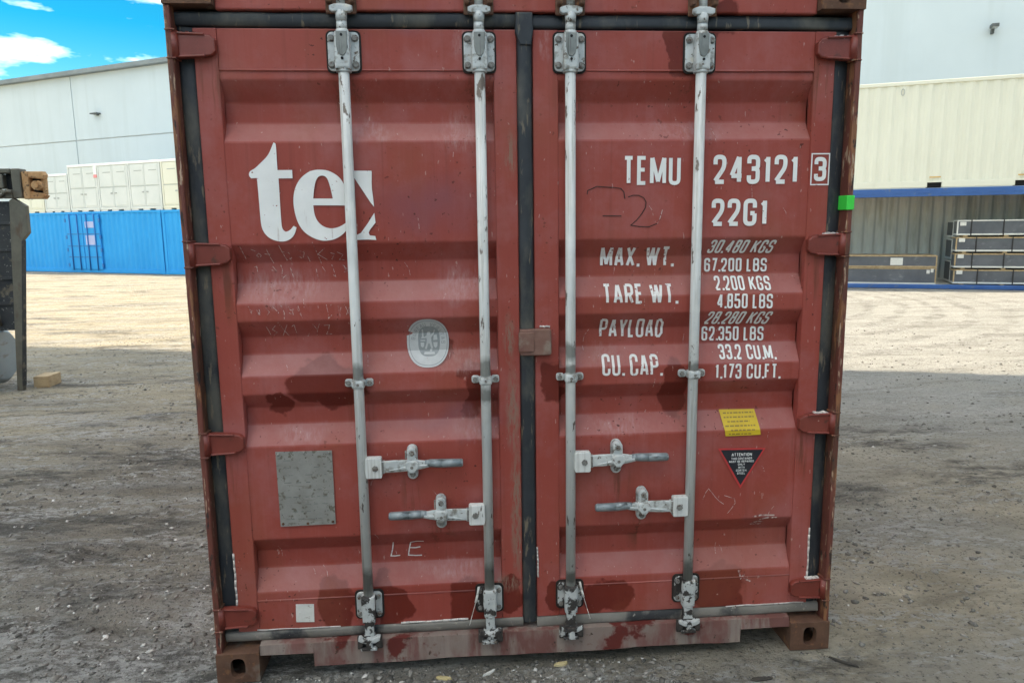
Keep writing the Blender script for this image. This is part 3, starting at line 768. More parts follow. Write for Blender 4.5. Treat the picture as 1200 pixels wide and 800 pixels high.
MB().prism([(-0.07, 0.0), (-0.005, 0.0), (0.165, 1.62), (0.235, 1.70), (0.24, 1.98), (0.12, 2.06), (0.08, 2.04)], -0.01, 0.05, 0.004).build('column_plate', M['mach_edge'], mc)
MB().prism([(-0.005, 0.05), (0.003, 0.05), (0.172, 1.62), (0.164, 1.62)], -0.02, 0.05, 0.001).build('column_edge', M['mach'], mc)
# head block with square opening
tb = MB()
tb.box(-0.50, -0.03, -0.02, 0.12, 2.06, 2.16, 0.015).box(-0.50, -0.03, -0.02, 0.12, 2.31, 2.365, 0.012)
tb.box(-0.50, 0.06, -0.02, 0.12, 2.161, 2.309, 0.012) if False else tb.box(-0.50, 0.06, 0.06, 0.14, 2.161, 2.309, 0.004)
tb.box(0.13, 0.22, -0.02, 0.12, 2.06, 2.365, 0.012).box(-0.028, 0.128, -0.02, 0.12, 2.06, 2.15, 0.012).box(-0.028, 0.128, -0.02, 0.12, 2.315, 2.365, 0.012)
tb.box(-0.50, 0.045, -0.02, 0.06, 2.161, 2.309, 0.01)
tb.build('head_block', M['mach_edge'], mc)
MB().box(0.046, 0.129, 0.05, 0.06, 2.151, 2.314).build('opening', M['void'], mc)
hose = [(-0.25+0.05*i, -0.05-0.02*math.sin(i), 2.10+0.035*math.sin(i*1.1)) for i in range(9)]
MB().tube(hose, 0.018).build('hose', M['mach_edge'], mc)
lug = MB()
lug.box(0.221, 0.295, 0.0, 0.09, 2.05, 2.335, 0.012).prism([(0.29, 2.335), (0.43, 2.335), (0.455, 2.30), (0.44, 2.255), (0.36, 2.262), (0.29, 2.27)], 0.0, 0.09, 0.010)
lug.prism([(0.29, 2.05), (0.42, 2.05), (0.45, 2.085), (0.40, 2.115), (0.29, 2.13)], 0.0, 0.09, 0.010)
lug.cyl((0.375, -0.02, 2.19), (0.375, 0.10, 2.19), 0.052, n=14).cyl((0.375, -0.035, 2.19), (0.375, -0.02, 2.19), 0.03, n=8).prism([(0.40, 2.26), (0.445, 2.26), (0.44, 2.10), (0.41, 2.09)], 0.03, 0.08, 0.006).jitter(0.003, 3)
lug.build('rusty_lug', M['rust'], mc)
MB().box(0.29, 0.41, 0.085, 0.095, 2.10, 2.28).build('lug_back', M['void'], mc)
for z_ in (0.95, 1.22, 1.52, 1.80):
    MB().box(-1.25, -0.02+z_*0.1, 0.004, 0.022, z_-0.016, z_+0.016, 0.004, 1).build('panel_rib', M['mach'], mc)
tk = MB().cyl((-1.3, 0.03, 0.385), (-0.21, 0.03, 0.385), 0.30, n=36).cyl((-0.21, 0.03, 0.385), (-0.17, 0.03, 0.385), 0.30, 0.255, n=36).build('tank', M['tank'], mc)
for x in (-0.40, -1.05): MB().cyl((x, 0.03, 0.385), (x+0.05, 0.03, 0.385), 0.312, n=36).build('tank_strap', M['rust'], tk)
MB().cyl((-0.42, -0.05, 0.66), (-0.40, -0.14, 0.74), 0.05, n=14).cyl((-0.40, -0.14, 0.74), (-0.398, -0.15, 0.755), 0.06, n=14).build('filler_cap', M['tank'], tk)
MB().tube([(-0.30, -0.03, 1.02), (-0.2, -0.06, 0.98), (-0.15, -0.06, 0.86), (-0.17, 0.0, 0.72)], 0.022).tube([(-0.28, 0.0, 1.28), (-0.2, -0.05, 1.26), (-0.16, -0.05, 1.18), (-0.24, -0.02, 1.12)], 0.02).build('hose', M['mach_edge'], mc)
for (x, z) in ((-0.16, 1.46), (-0.14, 1.33), (-0.22, 1.78)):
    MB().cyl((x, 0.02, z), (x, -0.005, z), 0.018, n=10).build('bolt', M['galv'], mc)
MB().box(-1.2, -0.45, -0.2, 0.3, 0.0, 0.09).build('ground_skid', M['mach'], mc)
wb = MB().box(-4.965, -4.80, 5.72, 5.98, -0.004, 0.125, 0.008).jitter(0.004, 2).build('timber_block', M['timber'])
tag(wb, 'short brown timber block on the ground at the foot of the dark loader', 'timber block')

# ============================================================ RED CONTAINER
rc = empty('shipping_container', (0, 0, 0))
tag(rc, 'weathered red oxide shipping container with closed double doors and white lettering', 'container')
YD, YF = 0.055, 0.052         # panel outer face, door frame face
DEEP = 0.048
PROF = [(2.27, 0), (2.240, 0), (2.168, 1), (2.097, 1), (2.030, 0), (1.672, 0), (1.605, 1), (1.532, 1), (1.457, 0), (1.393, 0), (1.330, 1),
        (1.264, 1), (1.188, 0), (1.120, 0), (1.060, 1), (0.995, 1), (0.920, 0), (0.552, 0), (0.489, 1), (0.418, 1), (0.335, 0), (0.305, 0)]
def prof(z):
    if z >= PROF[0][0] or z <= PROF[-1][0]: return YF
    for (za, a), (zb_, b) in zip(PROF[:-1], PROF[1:]):
        if zb_ <= z <= za: return YD + DEEP*(a + (b-a)*(za-z)/(za-zb_))
def surf(x, z):
    return prof(z) if 0.115 < abs(x) < 1.06 else YF

def casting(sx, y0, z0, front=True):
    """hollow ISO corner casting with oval holes in front and side"""
    mb = MB()
    x0, x1 = (1.057, 1.219)
    W, H, Dp = 0.162, 0.118, 0.178
    def holed(rect_w, rect_h, hw, hh, place, t):
        n = 24
        inner, outer = [], []
        for k in range(n):
            a = 2*math.pi*(k+0.5)/n
            c, s_ = math.cos(a), math.sin(a)
            inner.append((hw*math.copysign(abs(c)**0.7, c), hh*math.copysign(abs(s_)**0.7, s_)))
            m_ = max(abs(c)/(rect_w/2), abs(s_)/(rect_h/2))
            outer.append((c/m_, s_/m_))
        # snap nearest to corners
        for cx, cz in ((1, 1), (-1, 1), (-1, -1), (1, -1)):
            tgt = (cx*rect_w/2, cz*rect_h/2)
            j = min(range(n), key=lambda q: (outer[q][0]-tgt[0])**2+(outer[q][1]-tgt[1])**2)
            outer[j] = tgt
        vs = [place(a, b, 0) for a, b in outer] + [place(a, b, 0) for a, b in inner] + [place(a, b, t) for a, b in inner]
        fs = [(i, (i+1) % n, (i+1) % n+n, i+n) for i in range(n)] + [(i+n, (i+1) % n+n, (i+1) % n+2*n, i+2*n) for i in range(n)]
        mb.raw(vs, fs)
    cx, cz = (x0+x1)/2, z0+H/2
    sgn = -1 if front else 1
    yf = y0 if front else y0+Dp
    holed(W, H, 0.028, 0.040, lambda a, b, t: (cx+a, yf-sgn*t, cz+b), 0.03)
    holed(Dp, H, 0.036, 0.027, lambda a, b, t: (x1-t, y0+Dp/2+a, cz+b), 0.03)
    yb = y0+Dp if front else y0
    mb.raw([(x0, y0, z0), (x1, y0, z0), (x1, y0+Dp, z0), (x0, y0+Dp, z0), (x0, y0, z0+H), (x1, y0, z0+H), (x1, y0+Dp, z0+H), (x0, y0+Dp, z0+H)],
           [(0, 3, 2, 1), (4, 5, 6, 7), (0, 4, 7, 3), (3, 2, 6, 7) if front else (0, 1, 5, 4)])
    bmesh.ops.remove_doubles(mb.bm, verts=mb.bm.verts[:], dist=1e-5)
    for v in mb.bm.verts: v.co.x *= sx
    bmesh.ops.recalc_face_normals(mb.bm, faces=mb.bm.faces[:])
    return mb.build('corner_casting', M['casting'], rc)

L = 6.058
for sx in (-1, 1):
    for z0 in (0, 2.473):
        casting(sx, 0.0, z0, True); casting(sx, L-0.178, z0, False)
    # door-end corner post: narrow front lip, deep pocket behind the gasket
    a, b = sorted((sx*1.1965, sx*1.219))
    c, d = sorted((sx*1.125, sx*1.196))
    pm = MB()
    n = 46
    rr = random.Random(sx+5)
    rows = []
    for k in range(n+1):
        z = 0.118+(2.473-0.118)*k/n
        j = rr.uniform(-0.0022, 0.0022)
        rows.append([(sx*(1.197+j*0.6), 0.012, z), (sx*(1.200+j), 0.008+abs(j), z), (sx*(1.215+j*0.5), 0.008+abs(j), z), (sx*(1.2175+j*0.3), 0.012, z), (sx*1.2175, 0.16, z), (sx*1.197, 0.16, z)])
    vs = [v for r in rows for v in r]
    fs = []
    for k in range(n):
        for q in range(6):
            f = (k*6+q, k*6+(q+1) % 6, (k+1)*6+(q+1) % 6, (k+1)*6+q)
            fs.append(f if sx > 0 else tuple(reversed(f)))
    pm.raw(vs, fs)
    pm.box(c, d, 0.100, 0.158, 0.119, 2.472)
    post = pm.build('corner_post', M['post'], rc)
    for zh in (2.347, 1.641, 0.945, 0.2525):
        x0, x1 = sorted((sx*1.186, sx*1.2185))
        for zq in (-.0485, .0430): MB().box(x0, x1, 0.0055, 0.06, zh+zq, zh+zq+.0055, 0.0015, 1).build('hinge_lug', M['post'], post)
    MB().box(*sorted((sx*1.10, sx*1.2175)), L-0.13, L-0.01, 0.118, 2.473, 0.006, 1).build('corner_post', M['red_plain'], rc)
    # corrugated side wall (seen from other places) between rails
    wv, wf = [], []
    y, pts = 0.16, []
    while y < L-0.14:
        for dy, dx in ((0, 0), (0.072, 0), (0.14, 0.036), (0.21, 0.036)): pts.append((min(y+dy, L-0.12), dx))
        y += 0.278
    nn = len(pts)
    wv = [(sx*(1.214-dx), yy, 0.165) for yy, dx in pts]+[(sx*(1.214-dx), yy, 2.53) for yy, dx in pts]
    wf = [(i, i+1, i+1+nn, i+nn) for i in range(nn-1)]
    if sx < 0: wf = [tuple(reversed(f)) for f in wf]
    MB().raw(wv, wf).build('side_wall', M['red_plain'], rc)
    MB().box(*sorted((sx*1.155, sx*1.217)), 0.18, L-0.18, 2.52, 2.585, 0.006, 1).build('top_rail', M['red_plain'], rc)
    MB().box(*sorted((sx*1.165, sx*1.2165)), 0.18, L-0.18, 0.035, 0.17, 0.006, 1).build('bottom_rail', M['red_plain'], rc)
MB().box(-1.15, 1.15, 0.12, L-0.1, 2.545, 2.575).build('roof', M['red_plain'], rc)
MB().box(-1.16, 1.16, 0.12, L-0.1, 0.10, 0.15).build('underframe', M['dark'], rc)
MB().box(-1.09, 1.09, L-0.08, L-0.03, 0.12, 2.5).build('front_wall', M['red_plain'], rc)

header = MB().box(-1.0565, 1.0565, 0.034, 0.13, 2.463, 2.588, 0.006, 2).build('header', M['red'], rc)
# sill with the raised notches beside the castings, slightly battered lower edge
sp = [(-1.0565, 0.135), (-1.0565, 0.099), (-0.853, 0.097)]
rr = random.Random(4)
k = -0.851
while k < 0.85:
    sp.append((k, 0.044+rr.uniform(-0.0035, 0.0035))); k += 0.085
sp += [(0.851, 0.040), (0.853, 0.097), (1.0565, 0.099), (1.0565, 0.135)]
sill = MB()
nn = len(sp)
sill.raw([(x, 0.014, z) for x, z in sp] + [(x, 0.020, 0.137) for x, z in sp] + [(x, 0.094, 0.143) for x, z in sp] + [(x, 0.05, z) for x, z in sp],
    [(i, i+1, i+1+nn, i+nn) for i in range(nn-1)] + [(i+nn, i+1+nn, i+1+2*nn, i+2*nn) for i in range(nn-1)] + [(i+1, i, i+3*nn, i+1+3*nn) for i in range(nn-1)])
sill.build('sill', M['sill'], rc)
MB().box(-1.0, 1.0, 0.112, 0.13, 0.12, 2.46).build('inner_backing', M['dark'], rc)

# ---------- hardware meshes, built once at a local origin
def mesh_of(fn, name, mat):
    me = fn().mesh(name); me.materials.append(mat); me.materials.append(M['bolt']); return me
def top_bracket():
    mb = MB().prism(rrect(0.108, 0.130, 0.016), 0.040, 0.0525, 0.003)
    mb.prism([(-.026, -.064), (.026, -.064), (.028, -.05), (.026, .05), (.024, .060), (-.024, .060), (-.026, .05), (-.028, -.05)], 0.001, 0.041, 0.009)
    for x in (-.041, .041):
        for z in (-.045, .043): mb.use(1).cyl((x, 0.040, z), (x, 0.037, z), 0.0125, n=12).cyl((x, 0.037, z), (x, 0.031, z), 0.0095, 0.0085, n=6).use(0)
    mb.cyl((0, 0.03, -.062), (0, 0.03, -.072), 0.026, n=20)
    return mb
def pad():
    return MB().prism(rrect(0.120, 0.142, 0.018), 0.0475, 0.0528)
def low_pad():
    return MB().prism(rrect(0.112, 0.120, 0.018), 0.0475, 0.0528)
def insert():
    mb = MB().prism([(-.019, .058), (-.019, .012), (-.015, -.008), (-.007, -.020), (.004, -.022), (.013, -.013), (.018, .004), (.019, .058)], -0.0025, 0.006, 0.002)
    return mb
def bolt_hole():
    return MB().cyl((0, -0.001, 0), (0, -0.0042, 0), 0.0048, n=10)
def cam_top():
    mb = MB().cyl((0, .024, .055), (0, .024, .068), .024, .021, n=16).cyl((0, .024, .068), (0, .024, .095), .0185, .018, n=16).cyl((0, .022, .095), (0, .022, .128), .018, .021, n=16)
    mb.prism([(-.038, .128), (-.030, .122), (.030, .122), (.040, .128), (.040, .142), (.020, .148), (-.020, .148), (-.038, .142)], 0.004, 0.034, 0.004)
    mb.cyl((0, .022, .148), (0, .022, .20), .015, n=14)
    return mb
def keeper_top():
    return MB().box(-.048, -.030, -0.004, 0.036, .150, .20, .005).box(.030, .048, -0.004, 0.036, .150, .20, .005).box(-.052, .052, 0.024, 0.036, .120, .20, .004)
def bottom_bracket():
    mb = MB().prism(rrect(0.098, 0.106, 0.016), 0.040, 0.0525, 0.003)
    mb.prism([(-.025, .052), (.025, .052), (.027, .03), (.024, -.058), (-.024, -.058), (-.027, .03)], -0.001, 0.041, 0.008)
    for x in (-.037, .037):
        for z in (-.035, .035): mb.use(1).cyl((x, 0.040, z), (x, 0.032, z), 0.010, 0.008, n=6).use(0)
    return mb
def cam_bottom():
    mb = MB().cyl((0, .022, -.056), (0, .022, -.066), .022, .020, n=16).prism([(-.018, -.062), (.018, -.062), (.017, -.104), (.022, -.112), (-.022, -.112), (-.017, -.104)], 0.004, 0.036, 0.005)
    return mb
def keeper_bottom():
    # forked cam and keeper in front of the sill
    mb = MB().prism([(-.041, -.108), (-.033, -.106), (-.020, -.118), (-.006, -.113), (.012, -.116), (.030, -.105), (.042, -.107), (.040, -.121), (.024, -.130), (.010, -.132),
        (.012, -.150), (.026, -.152), (.028, -.162), (-.032, -.162), (-.034, -.152), (-.014, -.150), (-.012, -.134), (-.026, -.130), (-.042, -.120)], -0.016, 0.010, 0.003)
    return mb
def keeper_base():
    return MB().box(-.046, -.026, -.010, .016, -.152, -.122, .004).box(.024, .046, -.010, .016, -.152, -.122, .004).box(-.048, .048, .004, .0165, -.165, -.110, .003)
def guide():
    mb = MB().box(-.0235, .0235, 0.001, .050, -.017, .015, .008, 2)
    for x in (-1, 1):
        mb.prism(rrect(.030, .028, .009, cx=x*.037), .040, .0545, .002)
        mb.use(1).cyl((x*.039, .040, 0), (x*.039, .031, 0), .0100, .0085, n=6).use(0)
    mb.use(1).cyl((0, .002, -.001), (0, -.0015, -.001), .0055, n=8).use(0)
    return mb
def hub():
    mb = MB().prism(rrect(.060, .080, .007, cx=.044), -.002, .030, .003)
    mb.use(1).cyl((.050, -.002, 0), (.050, -.008, 0), .0125, .0115, n=6).use(0)
    mb.box(.004, .020, .010, .040, -.034, .034, .003, 1)
    return mb
def arm():
    mb = MB().use(1).box(.072, .084, .000, .022, -.024, .024, .002, 1).use(0).prism([(.080, .022), (.080, -.022), (.118, -.023), (.200, -.019), (.250, -.010), (.250, .012), (.200, .021), (.118, .023)], .004, .018, .003)
    mb.prism([(.10, -.012), (.175, -.010), (.245, -.004), (.245, .004), (.165, -.001)], -.003, .005, .002)
    return mb
def grip():
    mb = MB()
    pts = [(.235, .006, .011), (.255, .004, .015), (.30, .001, .0165), (.372, -.001, .0155), (.378, -.001, .012)]
    for (xa, za, ra), (xb, zb_, rb) in zip(pts[:-1], pts[1:]): mb.cyl((xa, .012, za), (xb, .012, zb_), ra, rb, n=14)
    return mb
def retainer():
    mb = MB().prism(rrect(.040, .134, .0195, 6, cz=-.004), .034, .0535, .003)
    mb.prism(rrect(.038, .070, .018, 6, cz=.026), .006, .036, .004)
    for z in (.040, -.052): mb.use(1).cyl((0, .034 if z < 0 else .006, z), (0, .026 if z < 0 else -.003, z), .0115, .0100, n=6).use(0)
    mb.use(1).box(-.026, -.021, .010, .030, .018, .046, .001, 1).use(0)
    return mb
def catch():
    mb = MB().prism([(-.024, .012), (-.024, -.008), (-.008, -.026), (.008, -.026), (.024, -.008), (.024, .012), (.015, .020), (-.015, .020)], -.014, .006, .004)
    mb.use(1).cyl((0, -.013, -.004), (0, -.0155, -.004), .0062, n=8).use(0)
    return mb
def blade(sx):
    # forged hinge strap with rolled edges
    P_ = [(1.204, .038), (1.180, .041), (1.105, .037), (1.076, .031), (1.062, .018), (1.062, -.020), (1.076, -.033), (1.105, -.039), (1.180, -.043), (1.204, -.040)]
    mb = MB().prism([(sx*x, z) for x, z in P_], .026, .0535, .005)
    mb.prism([(sx*1.095, .0375), (sx*1.185, .0415), (sx*1.185, .033), (sx*1.095, .030)], .019, .030, .004).prism([(sx*1.095, -.039), (sx*1.185, -.043), (sx*1.185, -.035), (sx*1.095, -.031)], .019, .030, .004)
    mb.cyl((sx*1.197, .026, -.0425), (sx*1.197, .026, .0425), .0165, n=18)
    return mb
HW = {n: mesh_of(f, n, M[mt]) for n, f, mt in (('bracket_pad', pad, 'dark'), ('lower_pad', low_pad, 'dark'), ('bracket', top_bracket, 'galv'), ('bracket_insert', insert, 'steel'), ('bolt_hole', bolt_hole, 'void'),
    ('cam', cam_top, 'galv'), ('keeper', keeper_top, 'casting'), ('lower_bracket', bottom_bracket, 'flaked'), ('lower_cam', cam_bottom, 'flaked'),
    ('lower_cam_fork', keeper_bottom, 'flaked'), ('lower_keeper', keeper_base, 'black_flaked'), ('bar_guide', guide, 'galv'))}
HB = {}
for sgn in (1, -1):
    for n, f, mt in (('handle_hub', hub, 'bar'), ('handle_arm', arm, 'galv'), ('handle_grip', grip, 'grip')):
        me = mesh_of(f, n, M[mt])
        if sgn < 0:
            for v in me.vertices: v.co.x *= -1
            me.flip_normals()
        HB[(n, sgn)] = me
HB['handle_retainer'] = mesh_of(retainer, 'handle_retainer', M['galv'])
HB['handle_catch'] = mesh_of(catch, 'handle_catch', M['galv'])
BL = {sx: mesh_of(lambda: blade(sx), 'hinge', M['hinge']) for sx in (-1, 1)}

doors = {}
for side, (xa, xb, pa, pb) in {-1: (-1.142, -0.030, -1.062, -0.113), 1: (0.0265, 1.142, 0.119, 1.064)}.items():
    # frame of the leaf: four hollow members butted together
    f = MB()
    f.box(xa, pa, YF, 0.095, 0.178, 2.409, 0.004, 2).box(pb, xb, YF, 0.095, 0.178, 2.409, 0.004, 2)
    f.box(pa+0.0005, pb-0.0005, YF+0.0006, 0.095, 2.271, 2.408, 0.003, 2).box(pa+0.0005, pb-0.0005, YF+0.0006, 0.095, 0.179, 0.304, 0.003, 2)
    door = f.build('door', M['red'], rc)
    doors[side] = door
    # corrugated panel with softened folds
    zz = []
    P_ = [(z, YD+DEEP*k) for z, k in PROF]
    for i, (z, y) in enumerate(P_):
        if i in (0, len(P_)-1): zz.append((z, y)); continue
        pz, py = P_[i-1]; nz_, ny_ = P_[i+1]
        for t in (0.008, 0.003):
            d0 = math.hypot(pz-z, py-y); zz.append((z+(pz-z)*t/d0, y+(py-y)*t/d0 + (0 if t > .005 else 0)))
        for t in (0.003, 0.008):
            d1 = math.hypot(nz_-z, ny_-y); zz.append((z+(nz_-z)*t/d1, y+(ny_-y)*t/d1))
    cols = 40
    xs = [pa-0.002+(pb-pa+0.004)*k/cols for k in range(cols+1)]
    rr = np.random.default_rng(3+side)
    ph = rr.uniform(0, 6.28, 6)
    def dent(x, z):
        return 0.0022*math.sin(3.1*x+2.3*z+ph[0])*math.sin(2.0*z+ph[1]) + 0.0014*math.sin(9*x+ph[2])*math.sin(5*z+ph[3])
    vs = [(x, y+(dent(x, z)+0.0015), z) for z, y in zz for x in xs]
    w = cols+1
    fs = [(r*w+c, (r+1)*w+c, (r+1)*w+c+1, r*w+c+1) for r in range(len(zz)-1) for c in range(cols)]
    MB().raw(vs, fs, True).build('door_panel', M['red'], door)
    # weld bead along the panel's top and bottom
    for zw in (2.271, 0.303):
        MB().cyl((pa, YF+0.002, zw), (pb, YF+0.002, zw), 0.0035, n=6).build('weld_bead', M['red'], door)
    # gaskets
    def strip(p0, p1, wdt, y0, yb, mat, nm='gasket', seg=30):
        """rounded rubber strip between two (x, z) points"""
        ax = Vector((p1[0]-p0[0], 0, p1[1]-p0[1])); ln = ax.length; ax.normalize(); sd = Vector((ax.z, 0, -ax.x))
        cs = [(-.5, yb), (-.5, y0+.010), (-.46, y0+.003), (-.30, y0), (.1, y0+.003), (.40, y0+.006), (.48, y0+.012), (.5, yb)]
        vs, fs = [], []
        rw = random.Random(int(abs(p0[0])*1000+p0[1]*100))
        off = 0
        for k in range(seg+1):
            off = off*0.8+rw.uniform(-.0012, .0012)
            c = Vector((p0[0], 0, p0[1]))+ax*ln*k/seg
            for a, y in cs: vs.append(c+sd*(a*wdt+off)+Vector((0, y+off*0.6, 0)))
        n = len(cs)
        for k in range(seg):
            for q in range(n-1): fs.append((k*n+q, (k+1)*n+q, (k+1)*n+q+1, k*n+q+1))
        mb = MB().raw(vs, fs, True)
        return mb.build(nm, mat, door)
    xo = side*1.170
    strip((xo, 0.15), (xo, 2.455), 0.060, 0.060, 0.099, M['rubber'])
    xi = -0.033 if side < 0 else 0.028
    strip((side*1.196, 2.437), (xi, 2.437), 0.048, 0.046, 0.099, M['rubber'])
    strip((side*1.19, 0.159), (xi*0.9, 0.159), 0.040, 0.044, 0.099, M['rubber_dusty'])
    for zh in (2.347, 1.641, 0.945, 0.2525):
        link('hinge', BL[side], None, door, (0, 0, zh))
    for xb_ in ((-0.633, -0.163) if side < 0 else (0.158, 0.631)):
        MB().cyl((xb_, 0.025, 0.31), (xb_, 0.025, 2.27), 0.0188, n=24).build('locking_bar', M['bar'], door)
        for n in ('bracket_pad', 'bracket', 'bracket_insert', 'cam'): link(n, HW[n], None, door, (xb_, 0, 2.330))
        link('keeper', HW['keeper'], None, header, (xb_, 0, 2.330))
        for z in (2.376, 2.300): link('bolt_hole', HW['bolt_hole'], None, door, (xb_, 0, z))
        for n in ('lower_pad', 'lower_bracket', 'lower_cam', 'lower_cam_fork'): link(n, HW[n], None, door, (xb_, 0, 0.272))
        link('lower_keeper', HW['lower_keeper'], None, sill_o if False else rc, (xb_, 0, 0.272))
        link('bar_guide', HW['bar_guide'], None, door, (xb_, 0, 1.158))
    if side < 0: hs = [(-0.633, 1, 0.838, -0.446), (-0.163, -1, 0.637, -0.343)]
    else: hs = [(0.158, 1, 0.831, 0.338), (0.631, -1, 0.636, 0.441)]
    for (xb_, sg, z, xr) in hs:
        for n in ('handle_hub', 'handle_arm', 'handle_grip'):
            o = link(n, HB[(n, sg)], None, door, (xb_, 0, z))
            if n != 'handle_hub': o.rotation_euler = (0, math.radians(-1.2*sg), 0)
        link('handle_retainer', HB['handle_retainer'], None, door, (xr, 0, z+0.012))
        link('handle_catch', HB['handle_catch'], None, door, (xr, 0, z+0.006))
dl, dr = doors[-1], doors[1]

# centre seal: fixed to the left leaf, broader block at its head
def vstrip(x0, x1, z0, z1, yf, door, mat):
    rw = random.Random(9); vs, fs = [], []; n = 60; off = 0
    for k in range(n+1):
        z = z0+(z1-z0)*k/n; off = off*.85+rw.uniform(-.0008, .0008)
        for a, y in ((0, .099), (0, yf+.012), (.12, yf+.002), (.5, yf), (.85, yf+.004), (1, yf+.014), (1, .099)):
            vs.append((x0+(x1-x0)*a+off, y+off*.5, z))
    for k in range(n):
        for q in range(6): fs.append((k*7+q, k*7+q+1, (k+1)*7+q+1, (k+1)*7+q))
    return MB().raw(vs, fs, True).build('gasket', mat, door)
vstrip(-0.0285, 0.0245, 0.165, 2.375, 0.036, dl, M['rubber'])
MB().prism([(-.034, 2.462), (.026, 2.462), (.028, 2.40), (.020, 2.352), (-.020, 2.352), (-.036, 2.395)], .030, .09, .005).build('gasket_block', M['rubber'], dl)
# central lock plate with two screws
lp = MB().prism(rrect(.118, .098, .008, cx=.026, cz=1.296), .016, .0515, .004).box(-.038, .02, .010, .018, 1.262, 1.335, .003).build('lock_plate', M['lockplate'], dr)

# ============================================================ LETTERING AND STICKERS (on the door surface)
ZB = [z for z, _ in PROF]
def conform(name, verts2d, faces, mat, door, off):
    """lay a flat (x, z) figure on the folded door surface"""
    bm = bmesh.new()
    vs = [bm.verts.new((x, 0, z)) for x, z in verts2d]
    for f in faces:
        try: bm.faces.new([vs[i] for i in f])
        except ValueError: pass
    zs_ = [z for _, z in verts2d]
    for zb_ in ZB:
        if min(zs_) < zb_ < max(zs_):
            bmesh.ops.bisect_plane(bm, geom=bm.verts[:]+bm.edges[:]+bm.faces[:], plane_co=(0, 0, zb_), plane_no=(0, 0, 1), dist=1e-6)
    fcs = []
    for f in bm.faces:
        if f.normal.y > 0: fcs.append(f)
    bmesh.ops.reverse_faces(bm, faces=fcs)
    offl = bm.verts.layers.float.get('o')
    for v in bm.verts: v.co.y = surf(v.co.x, v.co.z) - off
    me = bpy.data.meshes.new(name); bm.to_mesh(me); bm.free()
    return link(name, me, mat, door)

def stroke(pts, w, V, F, closed=False):
    """mitred ribbon along pts, appended to V, F"""
    n = len(pts); base = len(V)
    for i in range(n):
        p = Vector(pts[i])
        d0 = (p-Vector(pts[i-1])).normalized() if i > 0 else None
        d1 = (Vector(pts[i+1])-p).normalized() if i < n-1 else None
        if d0 is None: d0 = d1
        if d1 is None: d1 = d0
        t = (d0+d1)
        t = t.normalized() if t.length > 1e-4 else d1
        nn_ = Vector((-t.y, t.x)); c = max(0.45, abs(nn_.dot(Vector((-d1.y, d1.x)))))
        V.append(tuple(p+nn_*w/2/c)); V.append(tuple(p-nn_*w/2/c))
    for i in range(n-1): F.append((base+2*i, base+2*i+1, base+2*i+3, base+2*i+2))

def roundpath(pts, r):
    if r <= 0: return pts
    out = [pts[0]]
    for a, b, c in zip(pts[:-2], pts[1:-1], pts[2:]):
        A, B, Cc = Vector(a), Vector(b), Vector(c)
        l0, l1 = (A-B).length, (Cc-B).length
        rr_ = min(r, l0*0.49, l1*0.49)
        p, q = B+(A-B).normalized()*rr_, B+(Cc-B).normalized()*rr_
        for k in range(6):
            t = k/5
            out.append(tuple(p*(1-t)**2+B*2*t*(1-t)+q*t*t))
    return out+[pts[-1]]

